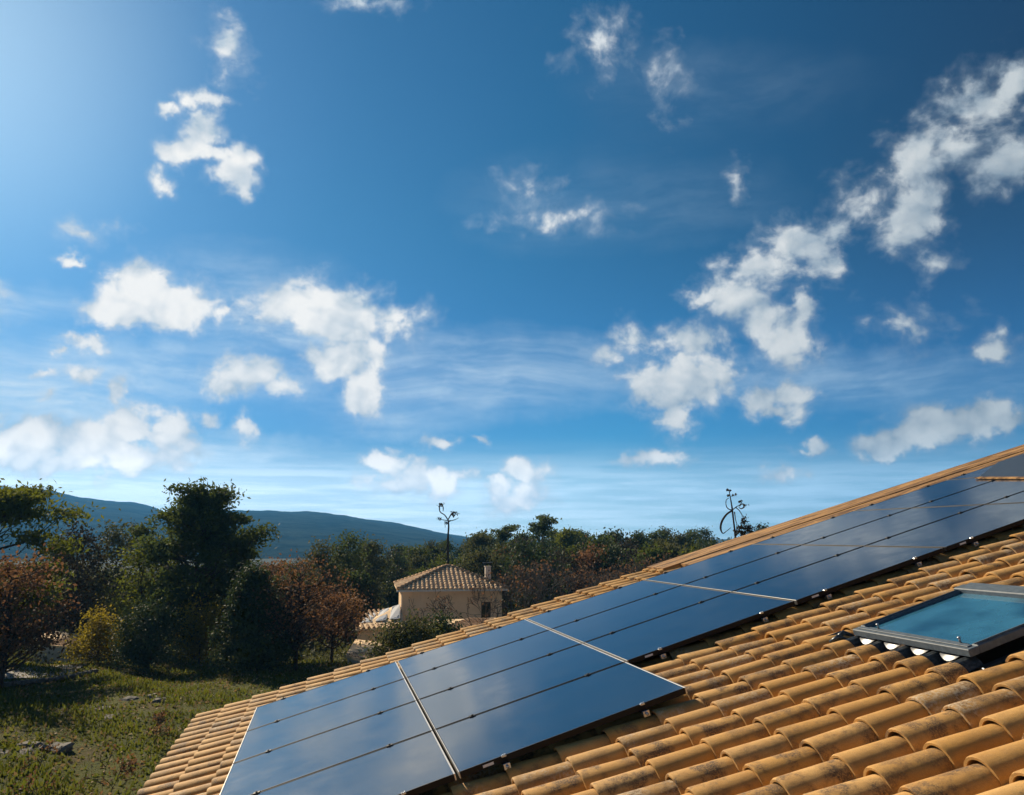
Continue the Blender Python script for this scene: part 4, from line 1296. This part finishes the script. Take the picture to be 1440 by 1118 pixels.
mb.add(Vr, [(0, 1, 5, 4), (1, 2, 5), (2, 3, 4, 5), (3, 0, 4), (0, 6, 7, 1), (1, 7, 8, 2), (2, 8, 9, 3), (3, 9, 6, 0), (6, 9, 8, 7)])
mb.build('roof_base', M['render_ochre'], ho)
# rows of barrel tiles on each slope, cut along the hips
def slope_tiles(A, B, C_, D_, pitch=0.36, course=0.42, rb=0.115, seed=1):
    """A,B eave ends; C_,D_ upper ends (above B and A)"""
    rg = np.random.default_rng(seed)
    A, B, C_, D_ = map(lambda q: np.array(q, float), (A, B, C_, D_))
    e = (B - A); L = np.linalg.norm(e); e /= L
    s_ = (C_ + D_) / 2 - (A + B) / 2; s_ -= e * (s_ @ e); S = np.linalg.norm(s_); s_ /= S
    nn = np.cross(e, s_); nn *= np.sign(nn[2])
    lo = (D_ - A) @ e; hi = (C_ - A) @ e
    V_, F_, tr_ = [], [], []
    n_ = int(L / pitch)
    for i in range(n_):
        x = (i + 0.5) * L / n_
        lim = S * min(1, x / max(lo, 1e-3), (L - x) / max(L - hi, 1e-3))
        k = 0
        while k * course < lim - 0.12:
            y0 = k * course; y1 = min(lim, y0 + course * 1.12)
            r_ = rb * rg.uniform(.93, 1.06); xr = x + rg.normal(0, .008); b0 = len(V_)
            for (yy, rr_, hh_) in ((y0, r_, 0.05), (y1, r_ * .84, 0.015)):
                for a_ in np.linspace(0, math.pi, 7):
                    V_.append(A + e * (xr + math.cos(a_) * rr_) + s_ * yy + nn * (math.sin(a_) * rr_ * .8 + hh_))
            for q in range(6): F_.append((b0 + q, b0 + q + 1, b0 + 8 + q, b0 + 7 + q))
            F_.append(tuple(b0 + q for q in range(7)))
            tr_ += [rg.random()] * 14
            k += 1
    return np.array(V_), F_, tr_
def tiles_part(parent, slopes, **kw):
    VV, FF, TT = [], [], []
    n = 0
    for q, s_ in enumerate(slopes):
        v_, f2, t2 = slope_tiles(*s_, seed=q + 3, **kw)
        VV.append(v_); FF += [tuple(i + n for i in f3) for f3 in f2]; TT += t2; n += len(v_)
    return obj('roof_tiles', mesh_from('roof_tiles', np.concatenate(VV), FF, M['tile_far'], attrs={'tile_rnd': ('POINT', TT)}), parent, kind='stuff')


def m_tile_far(t):
    r = attr(t, 'tile_rnd')
    c = t.mix(r, (0.42, 0.28, 0.165), (0.66, 0.48, 0.31))
    c = t.mix(t.ramp(t.noise(pos(t), 2.2, 4.0), 0.45, 0.7, 0, 0.6), c, (0.20, 0.13, 0.085))
    return bsdf(t, c, 0.9, spec=0.15)


M['tile_far'] = material('pale_pantiles', m_tile_far)
e3 = [(x, y, zh) for x, y in E_]; r3 = [(x, y, apz) for x, y in ridge]
tiles_part(ho, [(e3[0], e3[1], r3[1], r3[0]), (e3[3], e3[0], r3[0], r3[0]), (e3[1], e3[2], r3[1], r3[1]), (e3[2], e3[3], r3[0], r3[1])])
hp = MB()
for a_, b_ in ((e3[0], r3[0]), (e3[1], r3[1]), (e3[2], r3[1]), (e3[3], r3[0]), (r3[0], r3[1])):
    a_, b_ = Vector(a_), Vector(b_)
    n_ = max(1, int((b_ - a_).length / 0.42))
    for q in range(n_):
        p0 = a_.lerp(b_, q / n_); p1 = a_.lerp(b_, min(1, (q + 1.1) / n_))
        hp.tube([p0 + Vector((0, 0, .10)), p1 + Vector((0, 0, .07))], [0.14, 0.115], 7)
hp.build('hip_tiles', M['tile_far'], ho, kind='stuff')
MB().box(ex0 - .06, ex1 + .06, ey0 - .10, ey0 - .005, zh - .16, zh - .05).build('gutter', M['fascia'], ho)
MB().box(-0.07, -0.005, 0.05, 0.13, 0, zh - 0.13).build('downpipe', M['fascia'], ho)
ch = MB().box(7.20, 7.68, 3.6, 4.1, zh + 0.2, zh + 1.60, bev=0.02)
ch.box(7.15, 7.73, 3.55, 4.15, zh + 1.602, zh + 1.65)
co = ch.build('chimney', M['render_pale'], ho)
cp_ = MB()
for a_, b_ in ((7.19, 3.58), (7.65, 3.58), (7.19, 4.08), (7.65, 4.08)): cp_.box(a_, a_ + .04, b_, b_ + .04, zh + 1.652, zh + 1.90)
cp_.box(7.02, 7.85, 3.48, 4.2, zh + 1.902, zh + 1.94)
obj('cowl', cp_.mesh('cowl', M['black_alu']), co)

# lower wing left of the house, with three panels, seen as one sloping roof
def lean_roof(name, label, corners, depth_z, parent=None, wall=True, mat='render_ochre', pitch=.36):
    """corners: four world points eave-left, eave-right, top-right, top-left"""
    a = corners[0]
    g_ = gzf(a.x, a.y) - .2
    root = empty(name, (a.x, a.y, g_)); tag(root, label, 'outbuilding')
    c_ = [Vector(q) - root.location for q in corners]
    mbx = MB()
    lo_ = [q - Vector((0, 0, .14)) for q in c_]
    mbx.add(c_ + lo_, [(0, 1, 2, 3), (7, 6, 5, 4), (0, 4, 5, 1), (1, 5, 6, 2), (2, 6, 7, 3), (3, 7, 4, 0)])
    mbx.build('roof_base', M['render_ochre'], root)
    tiles_part(root, [(c_[0], c_[1], c_[2], c_[3])], pitch=pitch)
    cen = sum(c_, Vector()) / 4
    q4 = [q.lerp(cen, 0.07) - Vector((0, 0, .15)) for q in c_]
    w = MB(); w.add(q4 + [Vector((q.x, q.y, 0)) for q in q4], [(0, 4, 5, 1), (1, 5, 6, 2), (2, 6, 7, 3), (3, 7, 4, 0)])
    w.build('wall', M[mat], root)
    return root, c_


wing, wc = lean_roof('house_wing', 'low tiled wing with three blue panels left of the ochre house', [at(500, 885, 60), at(566, 881, 61), at(566, 848, 67), at(518, 866, 67)], 0)
A_, B_, C2, D2 = wc
nrm = (B_ - A_).cross(D2 - A_).normalized()
if nrm.z < 0: nrm = -nrm
def on_wing(s_, t_): return (A_.lerp(B_, s_)).lerp(D2.lerp(C2, s_), t_) + nrm * 0.22
for q, (s0, s1) in enumerate(((0.06, 0.30), (0.38, 0.62), (0.70, 0.94))):
    P4 = [on_wing(s0, .22), on_wing(s1, .22), on_wing(s1, .86), on_wing(s0, .86)]
    rt_ = empty('solar_panel', wing.location + P4[0]); tag(rt_, 'small blue solar panel on the low wing roof, %s of three' % ['left', 'middle', 'right'][q], 'solar panel', 'blue panels on the low wing')
    L4 = [w_ - P4[0] for w_ in P4]
    def quadbox(mbx, pts, d0, d1):
        mbx.add([p_ + nrm * d1 for p_ in pts] + [p_ + nrm * d0 for p_ in pts], [(0, 1, 2, 3), (7, 6, 5, 4), (0, 4, 5, 1), (1, 5, 6, 2), (2, 6, 7, 3), (3, 7, 4, 0)])
    m1 = MB(); quadbox(m1, L4, -0.04, 0.0); obj('frame', m1.mesh('frame', M['white_metal']), rt_)
    bil = lambda a_, b_: (L4[0].lerp(L4[1], a_)).lerp(L4[3].lerp(L4[2], a_), b_)
    for r_ in range(4):
        for c2 in range(3):
            m1 = MB(); quadbox(m1, [bil(.05 + .31 * c2, .03 + .24 * r_), bil(.05 + .31 * c2 + .28, .03 + .24 * r_), bil(.05 + .31 * c2 + .28, .25 + .24 * r_), bil(.05 + .31 * c2, .25 + .24 * r_)], 0.001, 0.006)
            obj('cell', m1.mesh('cell', M['pv_far']), rt_)
# outbuilding with pantiles in the lower centre, another beside the house, and the cottage at the left
lean_roof('pantile_shed', 'low pantiled shed with pale wall beyond the verge tiles', [at(486, 921, 50), at(545, 938, 46), at(548, 904, 54), at(500, 899, 56)], 0, mat='render_pale')
lean_roof('pantile_annexe', 'low pantiled annexe in front of the ochre house wall', [at(592, 893, 55), at(712, 897, 52), at(716, 868, 60), at(606, 872, 61)], 0)
vt = empty('vent_pipe', at(604, 890, 53.5)); tag(vt, 'short pale vent stack on the annexe roof below the ochre house', 'vent')
m1 = MB(); m1.tube([(0, 0, -0.6), (0, 0, 0.30)], 0.16, 10); m1.build('stack', M['render_pale'], vt)
m1 = MB(); m1.tube([(0, 0, 0.34), (0, 0, 0.42)], [0.22, 0.10], 10); m1.build('cap', M['tile_far'], vt)
cot, cc = lean_roof('cottage', 'low cottage with reddish pantiles behind the brown oak at the left', [at(40, 905, 60), at(118, 911, 58), at(142, 896, 66), at(70, 886, 68)], 0, mat='render_pale')
pl = empty('blue_shelter', at(140, 900, 70)); tag(pl, 'pale blue flat roof glimpsed between cottage and yellow bush', 'shelter')
m1 = MB()
q0, q1, q2, q3 = [w - pl.location for w in (at(122, 893, 66), at(158, 888, 66), at(162, 878, 76), at(126, 882, 76))]
m1.add([q0, q1, q2, q3] + [w - Vector((0, 0, .12)) for w in (q0, q1, q2, q3)], [(0, 1, 2, 3), (7, 6, 5, 4), (0, 4, 5, 1), (1, 5, 6, 2), (2, 6, 7, 3), (3, 7, 4, 0)])
m1.build('roof_sheet', M['white_metal'], pl)
m1 = MB()
for w in (q0, q1, q2, q3): m1.tube([w - Vector((0, 0, .13)), Vector((w.x, w.y, w.z - 2.4))], 0.05, 6)
m1.build('post', M['white_metal'], pl)

# grey path and low wall at the left edge of the meadow
def strip(name, pts, width, lift, mat, **t):
    V_, F_ = [], []
    for i, p_ in enumerate(pts):
        d = (pts[min(i + 1, len(pts) - 1)] - pts[max(i - 1, 0)]); d.z = 0; d.normalize(); nrm_ = Vector((-d.y, d.x, 0))
        for s_ in (-1, -.33, .33, 1):
            q = p_ + nrm_ * width / 2 * s_; V_.append((q.x, q.y, gzf(q.x, q.y) + lift))
    for i in range(len(pts) - 1):
        for k in range(3): F_.append((i * 4 + k, i * 4 + k + 1, i * 4 + 5 + k, i * 4 + 4 + k))
    return obj(name, mesh_from(name, V_, F_, mat, smooth=True), **t)
pa, pb_, pc_ = ground_at(-60, 962), ground_at(60, 948), ground_at(132, 930)
pts = [pa.lerp(pb_, i / 12) for i in range(12)] + [pb_.lerp(pc_, i / 12) for i in range(13)]
strip('path', pts, 3.0, 0.05, M['gravel'], kind='structure')
wa_, wb_ = ground_at(-60, 984), ground_at(140, 946)
low = empty('low_wall', wa_); tag(low, 'low dry-stone wall between grey path and meadow at the left', 'wall')
rw = np.random.default_rng(9)
Lw = (wb_ - wa_).length; dw = (wb_ - wa_).normalized(); nw = Vector((-dw.y, dw.x, 0)).normalized()
stone_me = []
for q in range(4):
    b_ = MB().box(-.24, .24, -.16, .16, -.11, .11, bev=0.05)
    vv = np.array(b_.v) + rw.normal(0, 0.012, (len(b_.v), 3)); b_.v = [tuple(x) for x in vv]
    stone_me.append(b_.mesh('stone', M['stone']))
nS = min(140, int(Lw / 0.5))
for lv in range(1):
    for q in range(nS):
        o = bpy.data.objects.new('stone', stone_me[int(rw.random() * 4)]); link(o, low)
        w = wa_ + dw * ((q + .5 * lv) * Lw / nS) + nw * rw.normal(0, .03)
        o.location = Vector((w.x, w.y, gzf(w.x, w.y) + 0.10 + lv * 0.21)) - low.location
        o.rotation_euler = (rw.normal(0, .06), rw.normal(0, .06), math.atan2(dw.y, dw.x) + rw.normal(0, .12))

# limestone outcrops on the meadow
for (px, py, w_, lab) in ((150, 1003, 1.5, 'flat limestone outcrop in the middle of the meadow'), (30, 1057, 1.4, 'pale limestone outcrop in the meadow at the left edge'),
                          (205, 985, 0.8, 'small limestone slab in shade below the rounded bush')):
    g_ = ground_at(px, py)
    rk = empty('outcrop', g_); tag(rk, lab, 'rock')
    for q in range(6):
        b_ = MB().box(-.4, .4, -.3, .3, -.12, .10, bev=0.09)
        vv = np.array(b_.v) * rw.uniform(.5, 1.2) + rw.normal(0, 0.03, (len(b_.v), 3)); b_.v = [tuple(x) for x in vv]
        s_ = b_.build('stone', M['stone'], rk)
        s_.location = (rw.normal(0, w_ * .5), rw.normal(0, .5), -0.07); s_.rotation_euler = (rw.normal(0, .1), rw.normal(0, .1), rw.uniform(0, 3))

# grass, tufts and fallen leaves on the visible meadow
rgx = np.random.default_rng(21)
n_ = 110000
gx = rgx.uniform(-40, 2, n_); gy = rgx.uniform(12, 62, n_)
keep = (gx / gy > -1.3) & (gx / gy < -0.05)
dn = np.sin(gx * 1.7) * np.sin(gy * 1.3) + np.sin(gx * .6 + gy * .9) + rgx.normal(0, .8, n_)
keep &= dn > -0.6
gx, gy = gx[keep], gy[keep]; g_ = gz(gx, gy)
n_ = len(gx)
hgt = rgx.uniform(.05, .20, n_) * (1 + (dn[keep] > 1.2) * .7)
ang = rgx.uniform(0, 6.28, n_)
wdt = rgx.uniform(.03, .09, n_)
dx, dy = np.cos(ang) * wdt, np.sin(ang) * wdt
tipx, tipy = gx + rgx.normal(0, .07, n_), gy + rgx.normal(0, .07, n_)
V_ = np.stack([np.stack([gx - dx, gy - dy, g_ - .02], -1), np.stack([gx + dx, gy + dy, g_ - .02], -1), np.stack([tipx, tipy, g_ + hgt], -1)], 1).reshape(-1, 3)
obj('grass', mesh_from('grass', V_, np.arange(3 * n_).reshape(-1, 3), M['grass'], attrs={'leaf_tone': ('FACE', rgx.uniform(0, 1, n_))}), kind='stuff')
n_ = 13000
gx = rgx.uniform(-38, 2, n_); gy = rgx.uniform(14, 60, n_)
C = np.stack([gx, gy, gz(gx, gy) + rgx.uniform(.03, .10, n_)], -1)
obj('fallen_leaves', leaf_mesh('fallen_leaves', C, 0.10, rgx, M['litter']), kind='stuff')
# scrub that closes the edge of the meadow and the floor of the wood
n_ = 90000
gx = rgx.uniform(-62, 48, n_); gy = rgx.uniform(56, 128, n_)
keep = (np.abs(gx / gy) < 0.72)
gx, gy = gx[keep], gy[keep]
cl_h = np.clip(np.sin(gx * .8 + 1) * np.sin(gy * .5) + 0.8 + rgx.normal(0, .3, len(gx)), 0.1, 2) * 1.0
C = np.stack([gx, gy, gz(gx, gy) + rgx.uniform(0, 1, len(gx)) * cl_h], -1)
obj('undergrowth', leaf_mesh('undergrowth', C, 0.2, rgx, M['leaf_dull']), kind='stuff')
